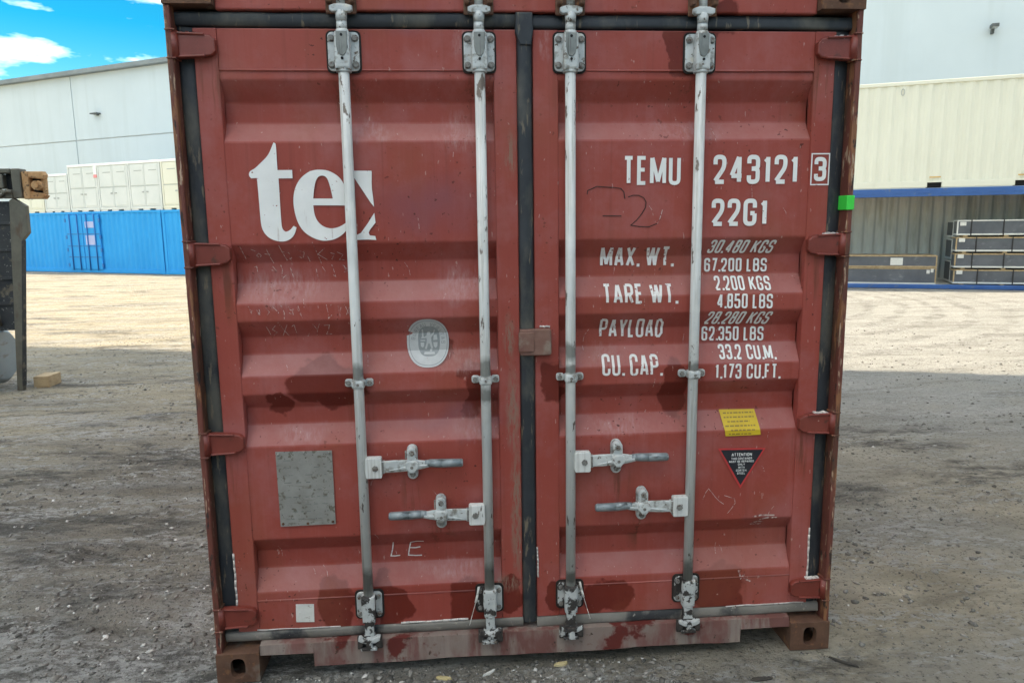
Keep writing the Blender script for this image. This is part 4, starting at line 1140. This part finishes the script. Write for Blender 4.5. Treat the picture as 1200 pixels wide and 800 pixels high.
G = {  # centre-line glyphs: (relative width, [(points, rounded)])
 'A': (1.06, [([(0,0),(.43,1)],0), ([(.57,1),(1,0)],0), ([(.2,.26),(.8,.26)],0)]), 'B': (1, [([(0,0),(0,1)],0), ([(0,1),(.95,1),(.95,.53),(0,.53)],1), ([(0,.53),(1,.53),(1,0),(0,0)],1)]),
 'C': (1, [([(1,.68),(1,1),(0,1),(0,0),(1,0),(1,.32)],1)]), 'D': (1, [([(0,0),(0,1)],0), ([(0,1),(.55,1),(1,.80),(1,.20),(.55,0),(0,0)],0)]),
 'E': (.86, [([(1,1),(0,1),(0,0),(1,0)],0), ([(0,.53),(.88,.53)],0)]), 'F': (.82, [([(1,1),(0,1),(0,0)],0), ([(0,.53),(.88,.53)],0)]),
 'G': (1, [([(1,.70),(1,1),(0,1),(0,0),(1,0),(1,.45)],1), ([(1,.46),(.52,.46)],0)]), 'H': (1, [([(0,0),(0,1)],0), ([(1,0),(1,1)],0), ([(0,.52),(1,.52)],0)]),
 'I': (.3, [([(.5,0),(.5,1)],0)]), 'K': (1.02, [([(0,0),(0,1)],0), ([(1,1),(.02,.36)],0), ([(.36,.56),(1,0)],0)]), 'L': (.8, [([(0,1),(0,0),(1,0)],0)]),
 'M': (1.36, [([(0,0),(0,1)],0), ([(1,0),(1,1)],0), ([(.04,1),(.5,.06)],0), ([(.96,1),(.5,.06)],0)]), 'N': (1.05, [([(0,0),(0,1)],0), ([(1,0),(1,1)],0), ([(0,1),(1,0)],0)]), 'O': (1, [([(.5,1),(1,1),(1,0),(0,0),(0,1),(.5,1)],1)]),
 'P': (1, [([(0,0),(0,1)],0), ([(0,1),(1,1),(1,.44),(0,.44)],1)]), 'R': (1, [([(0,0),(0,1)],0), ([(0,1),(1,1),(1,.48),(0,.48)],1), ([(.5,.48),(1,0)],0)]),
 'S': (1, [([(1,.72),(1,1),(0,1),(0,.54),(1,.50),(1,0),(0,0),(0,.28)],1)]), 'T': (.95, [([(0,1),(1,1)],0), ([(.5,1),(.5,0)],0)]), 'U': (1, [([(0,1),(0,0),(1,0),(1,1)],1)]),
 'V': (1, [([(0,1),(.45,0)],0), ([(1,1),(.55,0)],0)]), 'W': (1.5, [([(0,1),(.24,0)],0), ([(.5,1),(.26,0)],0), ([(.5,1),(.74,0)],0), ([(1,1),(.76,0)],0)]), 'X': (1, [([(0,1),(1,0)],0), ([(0,0),(1,1)],0)]), 'Y': (1, [([(0,1),(.48,.42)],0), ([(1,1),(.52,.42)],0), ([(.5,.5),(.5,0)],0)]),
 '0': (.95, [([(.5,1),(1,1),(1,0),(0,0),(0,1),(.5,1)],1)]), '1': (.6, [([(.7,1),(.7,0)],0), ([(.0,.80),(.6,.90)],0)]), '2': (.95, [([(0,.70),(0,1),(1,1),(1,.58),(0,.04)],1), ([(0,0),(1,0)],0)]),
 '3': (.95, [([(0,.74),(0,1),(1,1),(1,.54),(.3,.53)],1), ([(.3,.53),(1,.52),(1,0),(0,0),(0,.26)],1)]), '4': (1.05, [([(.76,0),(.76,1)],0), ([(.70,1),(.03,.26)],0), ([(0,.24),(1,.24)],0)]),
 '5': (.95, [([(1,1),(.04,1),(.0,.5)],0), ([(0,.58),(1,.62),(1,0),(0,0),(0,.26)],1)]), '6': (.95, [([(1,.75),(1,1),(0,1),(0,0),(1,0),(1,.57),(0,.57)],1)]),
 '7': (.9, [([(0,1),(1,1),(.35,0)],0)]), '8': (.95, [([(.5,1),(.95,1),(.95,.53),(.05,.53),(.05,1),(.5,1)],1), ([(.5,.53),(1,.53),(1,0),(0,0),(0,.53),(.5,.53)],1)]),
 '9': (.95, [([(0,.25),(0,0),(1,0),(1,1),(0,1),(0,.43),(1,.43)],1)]), '.': (.16, []), ' ': (.36, [])}

def text_geo(txt, x0, x1, zt, zb_, slope=0.0, bold=0.155, slant=0.0, gap=0.23):
    """lettering fitted into the rectangle; slope = drop of the line from x0 to x1"""
    H = zt-zb_; t = H*bold
    tot = sum(G[c][0] for c in txt) + gap*(len(txt)-1)
    u = (x1-x0)/tot
    layers = []
    cx = x0
    for c in txt:
        w = G[c][0]*u
        tw = min(t, u*0.31)
        def Pm(p):
            zz_ = tw/2+p[1]*(H-tw)
            x = cx+tw/2+p[0]*(w-tw) + slant*zz_
            return (x, zb_+zz_-slope*(x-x0)/(x1-x0))
        if c == '.':
            z0 = zb_-slope*(cx-x0)/(x1-x0)
            s_ = tw*1.05
            layers.append(([(cx, z0), (cx+s_, z0), (cx+s_, z0+s_), (cx, z0+s_)], [(0, 1, 2, 3)]))
        for k, (pts, rd) in enumerate(G[c][1]):
            V, F = [], []
            stroke(roundpath([Pm(p) for p in pts], 0.46*(w-tw) if rd else 0), tw, V, F)
            layers.append((V, F, k))
        cx += w+gap*u
    return layers
def put_text(txt, x0, x1, zt, zb_, slope=0.0, mat='letter', door=None, off=0.0022, **kw):
    objs = text_geo(txt, x0, x1, zt, zb_, slope, **kw)
    groups = {}
    for l in objs:
        k = l[2] if len(l) > 2 else 0
        V, F = groups.setdefault(k, ([], []))
        b = len(V); V.extend(l[0]); F.extend([tuple(i+b for i in f) for f in l[1]])
    # strokes of one line become one lettering mesh, each crossing stroke a hair prouder
    mes = []
    for k, (V, F) in sorted(groups.items()):
        mes.append(conform('tmp', V, F, None, None, off+k*0.0003))
    bm = bmesh.new()
    for o in mes:
        bm.from_mesh(o.data); me = o.data
        bpy.data.objects.remove(o, do_unlink=True); bpy.data.meshes.remove(me)
    me = bpy.data.meshes.new('lettering'); bm.to_mesh(me); bm.free()
    return link('lettering', me, M[mat], door or dr)

put_text('TEMU', .357, .573, 1.973, 1.869, .002, bold=.175)
put_text('243121', .696, 1.022, 1.975, 1.869, .002, bold=.175)
put_text('22G1', .694, .911, 1.816, 1.715, .002, bold=.175)
put_text('3', 1.0815, 1.1285, 1.964, 1.876, 0, bold=.17)
V, F = [], []
for a, b in (((1.070, 1.977), (1.140, 1.977)), ((1.140, 1.981), (1.140, 1.858)), ((1.140, 1.862), (1.070, 1.862)), ((1.070, 1.858), (1.070, 1.981))):
    pass
x0, x1, z0, z1, e = 1.0685, 1.1405, 1.861, 1.978, .0045
V = [(x0, z0), (x1, z0), (x1, z1), (x0, z1), (x0+e, z0+e), (x1-e, z0+e), (x1-e, z1-e), (x0+e, z1-e)]
conform('check_digit_box', V, [(0, 1, 5, 4), (1, 2, 6, 5), (2, 3, 7, 6), (3, 0, 4, 7)], M['letter'], dr, .0022)
for tx, x0, x1, zt, zb_, sl in (('MAX. WT.', .283, .563, 1.645, 1.568, .004), ('TARE WT.', .287, .570, 1.505, 1.431, .005), ('PAYLOAD', .281, .530, 1.373, 1.297, .006), ('CU. CAP.', .285, .516, 1.235, 1.155, .006)):
    put_text(tx, x0, x1, zt, zb_, sl, 'letter_worn', bold=.18)
for tx, x0, x1, zt, zb_, sl, it in (('30.480 KGS', .692, .946, 1.664, 1.613, .004, .25), ('67.200 LBS', .688, .936, 1.594, 1.542, .004, 0), ('2.200 KGS', .723, .942, 1.526, 1.473, .004, 0), ('4.850 LBS', .725, .945, 1.461, 1.405, .005, 0),
        ('28.280 KGS', .687, .941, 1.394, 1.340, .006, .25), ('62.350 LBS', .685, .934, 1.330, 1.274, .006, 0), ('33.2 CU.M.', .748, .971, 1.259, 1.205, .006, 0), ('1.173 CU.FT.', .727, .985, 1.190, 1.131, .007, 0)):
    put_text(tx, x0, x1, zt, zb_, sl, 'letter', bold=.175, slant=it)

def poly_fig(name, loops, mat, door, off=.0022):
    """filled figure from outline loops (first the outside, then holes)"""
    flat = [p for l in loops for p in l]
    tris = tessellate_polygon([[Vector((p[0], p[1], 0)) for p in l] for l in loops])
    return conform(name, flat, tris, mat, door, off)
t_ = [(-.893,2.027),(-.887,2.024),(-.885,2.018),(-.885,1.977),(-.885,1.932),(-.834,1.932),(-.834,1.903),(-.883,1.903),(-.883,1.832),(-.883,1.759),(-.882,1.732),(-.877,1.721),(-.869,1.716),(-.86,1.718),(-.85,1.725),(-.841,1.736),(-.83,1.731),(-.837,1.709),(-.848,1.694),(-.863,1.685),(-.878,1.681),(-.898,1.682),(-.922,1.69),(-.94,1.705),(-.952,1.727),(-.955,1.755),(-.956,1.818),(-.957,1.867),(-.958,1.905),(-.978,1.904),(-.984,1.911),(-.985,1.92),(-.98,1.93),(-.963,1.938),(-.941,1.958),(-.92,1.977),(-.909,1.993),(-.9,2.012)]
e_ = [(-.739,1.933),(-.71,1.93),(-.684,1.917),(-.665,1.9),(-.653,1.876),(-.649,1.844),(-.648,1.806),(-.767,1.808),(-.765,1.777),(-.756,1.752),(-.738,1.734),(-.714,1.725),(-.689,1.727),(-.664,1.738),(-.641,1.756),(-.635,1.75),(-.647,1.726),(-.67,1.701),(-.698,1.686),(-.723,1.682),(-.743,1.682),(-.772,1.691),(-.805,1.713),(-.825,1.746),(-.835,1.788),(-.837,1.831),(-.828,1.87),(-.809,1.902),(-.779,1.925),(-.759,1.931)]
ei = [(-.766,1.832),(-.761,1.865),(-.755,1.891),(-.746,1.907),(-.735,1.912),(-.723,1.911),(-.715,1.905),(-.709,1.891),(-.702,1.862),(-.697,1.831)]
xa_ = [(-.635,1.928),(-.556,1.927),(-.555,1.922),(-.557,1.887),(-.557,1.863),(-.554,1.833),(-.552,1.8),(-.564,1.816),(-.587,1.853),(-.61,1.89),(-.623,1.912),(-.633,1.923)]
xc_ = [(-.552,1.779),(-.55,1.754),(-.549,1.744),(-.57,1.719),(-.575,1.709),(-.572,1.699),(-.552,1.696),(-.549,1.682),(-.579,1.684),(-.619,1.683),(-.621,1.7),(-.603,1.708),(-.577,1.742)]
def soften(pts, it=2):
    for _ in range(it):
        out, n = [], len(pts)
        for i in range(n):
            a, b, c = Vector(pts[i-1]), Vector(pts[i]), Vector(pts[(i+1) % n])
            if (b-a).length > 1e-6 and (c-b).length > 1e-6 and (b-a).angle(c-b) < math.radians(42):
                out += [tuple(b+(a-b)*.25), tuple(b+(c-b)*.25)]
            else: out.append(tuple(b))
        pts = out
    return pts
for lp_ in ([soften(t_)], [soften(e_), soften(ei)], [xa_], [xc_]): poly_fig('logo_letter', lp_, M['letter'], dl, .0026)

# scrawls
def scrawl(name, lines, w, mat, door, off=.0024):
    V, F = [], []
    for l in lines: stroke(l, w, V, F)
    return tag(conform(name, V, F, mat, door, off), kind='stuff' if name in ('scratch', 'chalk_note') else None)
scrawl('chalk_letters', [[(-.536,.505),(-.541,.470),(-.548,.443),(-.530,.442),(-.512,.444)], [(-.417,.503),(-.445,.505),(-.468,.500),(-.475,.470),(-.479,.443),(-.450,.440),(-.426,.440)]], .0042, M['chalk_white'], dl)
scrawl('chalk_letters', [[(-.473,.474),(-.450,.473),(-.431,.476)]], .0042, M['chalk_white'], dl, .0027)
scrawl('marker_scrawl', [[(.224,1.836),(.226,1.85),(.237,1.854),(.26,1.865),(.29,1.862),(.326,1.86),(.350,1.856),(.361,1.844),(.365,1.819)], [(.282,1.758),(.353,1.757)],
    [(.377,1.825),(.395,1.831),(.416,1.831),(.436,1.822),(.445,1.806),(.442,1.785),(.43,1.765),(.41,1.740),(.388,1.722),(.42,1.717),(.456,1.715),(.488,1.727)]], .0034, M['marker'], dr)
scrawl('scratch', [[(.488,1.727),(.498,1.745),(.507,1.777)]], .003, M['chalk'], dr)
scrawl('scratch', [[(.692,.641),(.705,.672),(.715,.686),(.730,.668),(.744,.649),(.76,.632),(.779,.619)], [(.780,.655),(.80,.648),(.822,.640),(.826,.622),(.812,.600),(.795,.579)]], .0022, M['chalk'], dr)
# hand-written chalk note on the second and third folds: quick thin strokes
rs = random.Random(12)
note = []
def squig(x0, x1, zc, h, n, dens=1.0):
    x = x0
    while x < x1:
        k = rs.random()
        wd = rs.uniform(.012, .026)
        pts = [(x, zc+h*rs.uniform(.2, .5))]
        for q in range(rs.randint(2, 4)):
            pts.append((x+wd*rs.uniform(0, 1), zc+h*rs.uniform(-.5, .45)))
        if k < dens: note.append(pts)
        x += wd+rs.uniform(.006, .020)
note += [[(-1.035,1.665),(-1.030,1.640),(-1.024,1.617)], [(-1.0,1.655),(-.985,1.648)], [(-.985,1.632),(-.975,1.622),(-.968,1.632),(-.975,1.640),(-.985,1.632)], [(-.945,1.655),(-.938,1.625),(-.930,1.602)], [(-.955,1.637),(-.925,1.634)],
    [(-.898,1.668),(-.890,1.640),(-.880,1.612)], [(-.895,1.645),(-.868,1.640),(-.862,1.620),(-.882,1.612)], [(-.835,1.650),(-.812,1.640),(-.822,1.618),(-.838,1.628)], [(-.805,1.632),(-.798,1.606)],
    [(-.778,1.678),(-.768,1.640),(-.758,1.598)], [(-.738,1.655),(-.765,1.633),(-.735,1.612)], [(-.725,1.640),(-.705,1.633),(-.718,1.614),(-.702,1.612)], [(-.695,1.640),(-.675,1.630),(-.690,1.612),(-.672,1.610)]]
squig(-1.0, -.66, 1.565, .06, 9, .75)
squig(-1.02, -.66, 1.425, .055, 9, .8)
note += [[(-.965,1.375),(-.958,1.352),(-.955,1.335)], [(-.930,1.376),(-.945,1.360),(-.930,1.348),(-.945,1.335)], [(-.915,1.378),(-.890,1.332)], [(-.888,1.378),(-.912,1.333)], [(-.872,1.370),(-.862,1.378),(-.860,1.334)],
    [(-.815,1.340),(-.822,1.328)], [(-.795,1.378),(-.782,1.355),(-.770,1.380)], [(-.782,1.355),(-.788,1.332)], [(-.755,1.372),(-.735,1.374),(-.742,1.352),(-.752,1.336),(-.732,1.336)]]
for i in range(3): scrawl('chalk_note', note[i::3], .0020, M['chalk'], dl, .0021+i*.0003)
# random light scratches
for d_, xr_, seed in ((dl, (-1.0, -.2), 21), (dr, (.2, 1.02), 22)):
    rs2 = random.Random(seed); ln = []
    for k in range(26):
        x, z = rs2.uniform(*xr_), rs2.uniform(.34, 2.2)
        a = rs2.uniform(-1, 1); l_ = rs2.uniform(.01, .05)
        ln.append([(x, z), (x+l_*.4*a, z-l_*.5), (x+l_*.5*a, z-l_)])
    scrawl('scratch', ln, .0013, M['chalk'], d_, .0020)
scrawl('scratch', [[(.90,.560),(.935,.566),(.99,.563)], [(.925,.545),(.96,.553),(1.0,.552)], [(.905,.528),(.93,.535),(.95,.530)], [(.90,.520),(.945,.518)], [(.87,.30),(.90,.285)], [(.85,.335),(.86,.30),(.875,.315)]], .006, M['chalk'], dr, .0021)

# oval classification sticker
def ov(cx, cz, a, b, n=56, p=0.86):
    return [(cx+a*math.copysign(abs(math.cos(t))**p, math.cos(t)), cz+b*math.copysign(abs(math.sin(t))**p, math.sin(t))) for t in [2*math.pi*k/n for k in range(n)]]
ocx, ocz = -.376, 1.296
outer = ov(ocx, ocz, .079, .092)
chip = [i for i, (x, z) in enumerate(outer) if x < ocx-.060 and ocz+.022 < z < ocz+.042]
outl = []
for i, p in enumerate(outer):
    if chip and i == chip[0]: outl.extend([(ocx-.068, ocz+.042), (ocx-.055, ocz+.036), (ocx-.062, ocz+.030), (ocx-.079, ocz+.026)])
    elif i in chip: continue
    else: outl.append(p)
stk = poly_fig('oval_sticker', [outl], M['sticker_grey'], dl, .0020)
poly_fig('sticker_ring', [ov(ocx+.001, ocz, .0725, .0855), list(reversed(ov(ocx+.001, ocz, .0705, .0835)))], M['sticker_line'], dl, .0026)
poly_fig('sticker_centre', [ov(ocx+.004, ocz+.004, .041, .058, p=.7)], M['sticker_mid'], dl, .0026)
# pale heraldic figures inside the oval (standing figure, torch, column, shields, base)
c_, d_ = ocx+.004, ocz+.004
def blob(pts): return [(c_+x, d_+z) for x, z in pts]
for fig in ([(-.004,.036),(.004,.036),(.006,.028),(.004,.022),(.016,.030),(.020,.044),(.024,.042),(.019,.026),(.008,.012),(.009,-.004),(.014,-.028),(.008,-.030),(.002,-.010),(-.003,-.010),(-.010,-.032),(-.016,-.030),(-.009,-.006),(-.008,.010),(-.018,.016),(-.020,.012),(-.008,.022),(-.007,.030)],
            [(-.026,.046),(-.021,.046),(-.020,.018),(-.014,.010),(-.030,.010),(-.026,.018)], [(-.032,.004),(-.014,.004),(-.014,-.001),(-.032,-.001)], [(-.032,-.006),(-.018,-.006),(-.019,-.020),(-.025,-.026),(-.031,-.020)],
            [(.016,-.006),(.032,-.006),(.031,-.020),(.025,-.028),(.018,-.022)], [(.018,.022),(.030,.024),(.032,.004),(.016,.002)], [(-.018,-.042),(.020,-.042),(.022,-.050),(-.020,-.050)], [(.004,-.030),(.012,-.032),(.010,-.040),(.002,-.040)]):
    poly_fig('sticker_figure', [blob(fig)], M['sticker_grey'], dl, .0031)
def ring_text(txt, a0, a1, ra, rb, hgt):
    V, F = [], []
    for k, c in enumerate(txt):
        if c == ' ': continue
        a = math.radians(a0+(a1-a0)*k/(len(txt)-1))
        px_, pz_ = ocx+.001+ra*math.cos(a), ocz+rb*math.sin(a)
        ux = Vector((math.sin(a), -math.cos(a))); uz = Vector((math.cos(a), math.sin(a)))
        for pts, rd in G[c][1]:
            q = [(px_+ux.x*(p[0]-.5)*hgt*.6+uz.x*(p[1]-.5)*hgt, pz_+ux.y*(p[0]-.5)*hgt*.6+uz.y*(p[1]-.5)*hgt) for p in pts]
            stroke(q, .0016, V, F)
    return conform('sticker_lettering', V, F, M['sticker_line'], dl, .0029)
ring_text('BUREAU VERITAS', 168, -2, .057, .071, .013)

# data plate with rivets
def slab(name, quad, thick, mat, door, bump=0):
    mb = MB()
    y = [surf(x, z)-.0015 for x, z in quad]
    vs = [(x, yy-thick, z) for (x, z), yy in zip(quad, y)] + [(x, yy, z) for (x, z), yy in zip(quad, y)]
    mb.raw(vs, [(0, 1, 2, 3), (0, 4, 5, 1), (1, 5, 6, 2), (2, 6, 7, 3), (3, 7, 4, 0)])
    bmesh.ops.recalc_face_normals(mb.bm, faces=mb.bm.faces[:])
    return mb.build(name, mat, door)
pq = [(-.955, .604), (-.748, .606), (-.748, .898), (-.957, .900)]
slab('data_plate', pq, .0025, M['plate'], dl)
for (x, z) in ((-.945, .615), (-.758, .616), (-.758, .888), (-.947, .889), (-.852, .890), (-.852, .613)):
    MB().cyl((x, .0495, z), (x, .0465, z), .0055, .003, n=10).build('rivet', M['casting'] if z < .7 else M['plate'], dl)
V, F = [], []
for k in range(9):
    x = -.93
    while x < -.775:
        l_ = rs.uniform(.008, .03)
        if rs.random() < .7: stroke([(x, .865-k*.029), (min(x+l_, -.772), .865-k*.029)], .0035, V, F)
        x += l_+rs.uniform(.006, .02)
conform('plate_embossing', V, F, M['steel'], dl, .0058)
# white square sticker, yellow notice, black triangle
slab('paper_sticker', [(-.920, .210), (-.850, .207), (-.848, .282), (-.917, .285)], .0008, M['paper'], dl)
yq = [(.777, .898), (.919, .900), (.908, .993), (.764, .995)]
conform('yellow_sticker', yq, [(0, 1, 2, 3)], M['yellow'], dr, .0020)
V, F = [], []
for k in range(6):
    z = .982-k*.0152
    x = .778+.012*(k % 3 == 2)+.02*(k == 4); xe = .900-.02*(k % 3 == 2)
    while x < xe:
        l_ = rs.uniform(.006, .020); stroke([(x, z), (min(x+l_, xe), z)], .0048, V, F); x += l_+.004
conform('sticker_print', V, F, M['yellow_print'], dr, .0026)
conform('triangle_sticker', [(.748, .850), (.844, .681), (.942, .845)], [(0, 1, 2)], M['tri_red'], dr, .0020)
conform('triangle_centre', [(.7595, .843), (.8445, .6955), (.931, .839)], [(0, 1, 2)], M['tri_black'], dr, .0026)
for tx, w, z, h in (('ATTENTION', .082, .822, .0125), ('THIS CONTAINER', .084, .806, .0085), ('MUST BE REPAIRED', .100, .794, .0085), ('ONLY', .028, .782, .0085), ('WITH', .026, .7695, .0085), ('CORTEN', .042, .757, .0085), ('STEEL', .032, .745, .0085)):
    put_text(tx, .845-w/2, .845+w/2, z+h/2, z-h/2, .0005, 'letter', dr, .0031, bold=.17)

# sealant remnants beside the gaskets, green tape on the post
def bead(p0, p1, w, door):
    rw = random.Random(int(p0[0]*991+p0[1]*77)); pts = [(p0[0]+(p1[0]-p0[0])*k/8+rw.uniform(-.0015, .0015), p0[1]+(p1[1]-p0[1])*k/8+rw.uniform(-.0015, .0015)) for k in range(9)]
    mb = MB()
    for a, b in zip(pts[:-1], pts[1:]): mb.cyl((a[0], .051, a[1]), (b[0], .051, b[1]), w*rw.uniform(.7, 1.1), n=6)
    return mb.build('sealant_glint_bead', M['sealant_glint'], door)
bead((-1.139, .504), (-1.139, .290), .004, dl); bead((1.138, .502), (1.138, .290), .004, dr)
bead((-.515, .183), (-.250, .186), .0045, dl); bead((.030, .475), (.031, .349), .0035, dr); bead((.80, .181), (1.13, .182), .0025, dr)
bead((-1.07, .184), (-.75, .183), .0025, dl); bead((.045, 1.352), (.085, 1.350), .004, dr)
for z in (.36, .945, 1.03): pass
gt = MB().box(1.191, 1.2205, .0035, .07, 1.768, 1.821, .002, 1).build('green_tape', M['green'], rc)
# pale strips that paint in the bright highlight along the hinges' top edges
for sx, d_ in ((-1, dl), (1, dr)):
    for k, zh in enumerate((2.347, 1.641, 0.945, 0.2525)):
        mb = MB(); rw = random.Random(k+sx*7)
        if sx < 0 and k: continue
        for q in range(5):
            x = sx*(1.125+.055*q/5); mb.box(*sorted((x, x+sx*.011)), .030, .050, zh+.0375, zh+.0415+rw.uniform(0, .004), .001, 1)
        mb.jitter(.0015, k).build('sealant_glint_bead', M['sealant_glint'] if (k+sx) % 2 == 0 or sx > 0 else M['hinge'], d_)
# plastic seal ties dangling at two lower brackets
for (x, d_, sg) in ((-.205, dl, -1), (.195, dr, 1)):
    MB().tube([(x, .030, .330), (x+sg*.006, .022, .300), (x+sg*.014, .020, .270)], .0045, 6).tube([(x+sg*.014, .020, .270), (x+sg*.028, .018, .22), (x+sg*.04, .012, .18)], .0012, 5).build('seal_tie', M['paper'], d_)

# ============================================================ SMALL LITTER ON THE GROUND
M['straw'] = simple('dry_leaf', (0.42, 0.33, 0.15), (0.52, 0.43, 0.24), 30, 0.8, (), 0.3)
M['bark'] = simple('dark_scrap', (0.03, 0.028, 0.025), (0.06, 0.05, 0.04), 30, 0.9, (), 0.3)
def litter(x, y, l, w, rz, mat, label, cat, thick=.006, curl=.01):
    rw = random.Random(int(x*1000)+7)
    top, n = [], 9
    for k in range(n):
        a_ = 2*math.pi*k/n
        q_ = rw.uniform(.55, 1.0)
        top.append((l/2*q_*math.cos(a_), w/2*q_*math.sin(a_)))
    vs = [(px_, py_, curl*(px_/l)**2*2+rw.uniform(0, .002)) for px_, py_ in top]
    vs += [(px_*.9, py_*.9, z_+thick) for (px_, py_), (_, _, z_) in zip(top, vs[:])]
    mb = MB(); fs = [tuple(reversed(range(n))), tuple(range(n, 2*n))]+[(i, (i+1) % n, (i+1) % n+n, i+n) for i in range(n)]
    mb.raw(vs, fs); bmesh.ops.recalc_face_normals(mb.bm, faces=mb.bm.faces[:])
    o = mb.build(cat.replace(' ', '_'), mat, None, (x, y, float(ground_h(np.array([x]), np.array([y]))[0])-.001))
    o.rotation_euler = (0, 0, rz)
    return tag(o, label, cat)
litter(-.345, -.045, .09, .028, -.2, M['straw'], 'dry tan wood chip on the dirt below the left container door', 'wood chip')
litter(.115, .000, .075, .028, .35, M['straw'], 'yellowish dry wood chip on the dirt right under the middle of the doors', 'wood chip')
litter(-.175, -.02, .075, .016, .6, M['paper'], 'pale thin wood sliver on the dirt below the container sill', 'wood sliver')
litter(1.235, -.10, .16, .018, -.7, M['bark'], 'thin dark scrap on the ground by the right corner casting', 'scrap', .008, .02)
litter(.86, -.17, .12, .03, .1, M['bark'], 'flat brown bark scrap lying on the dirt in front of the right door', 'bark scrap', .006, .004)
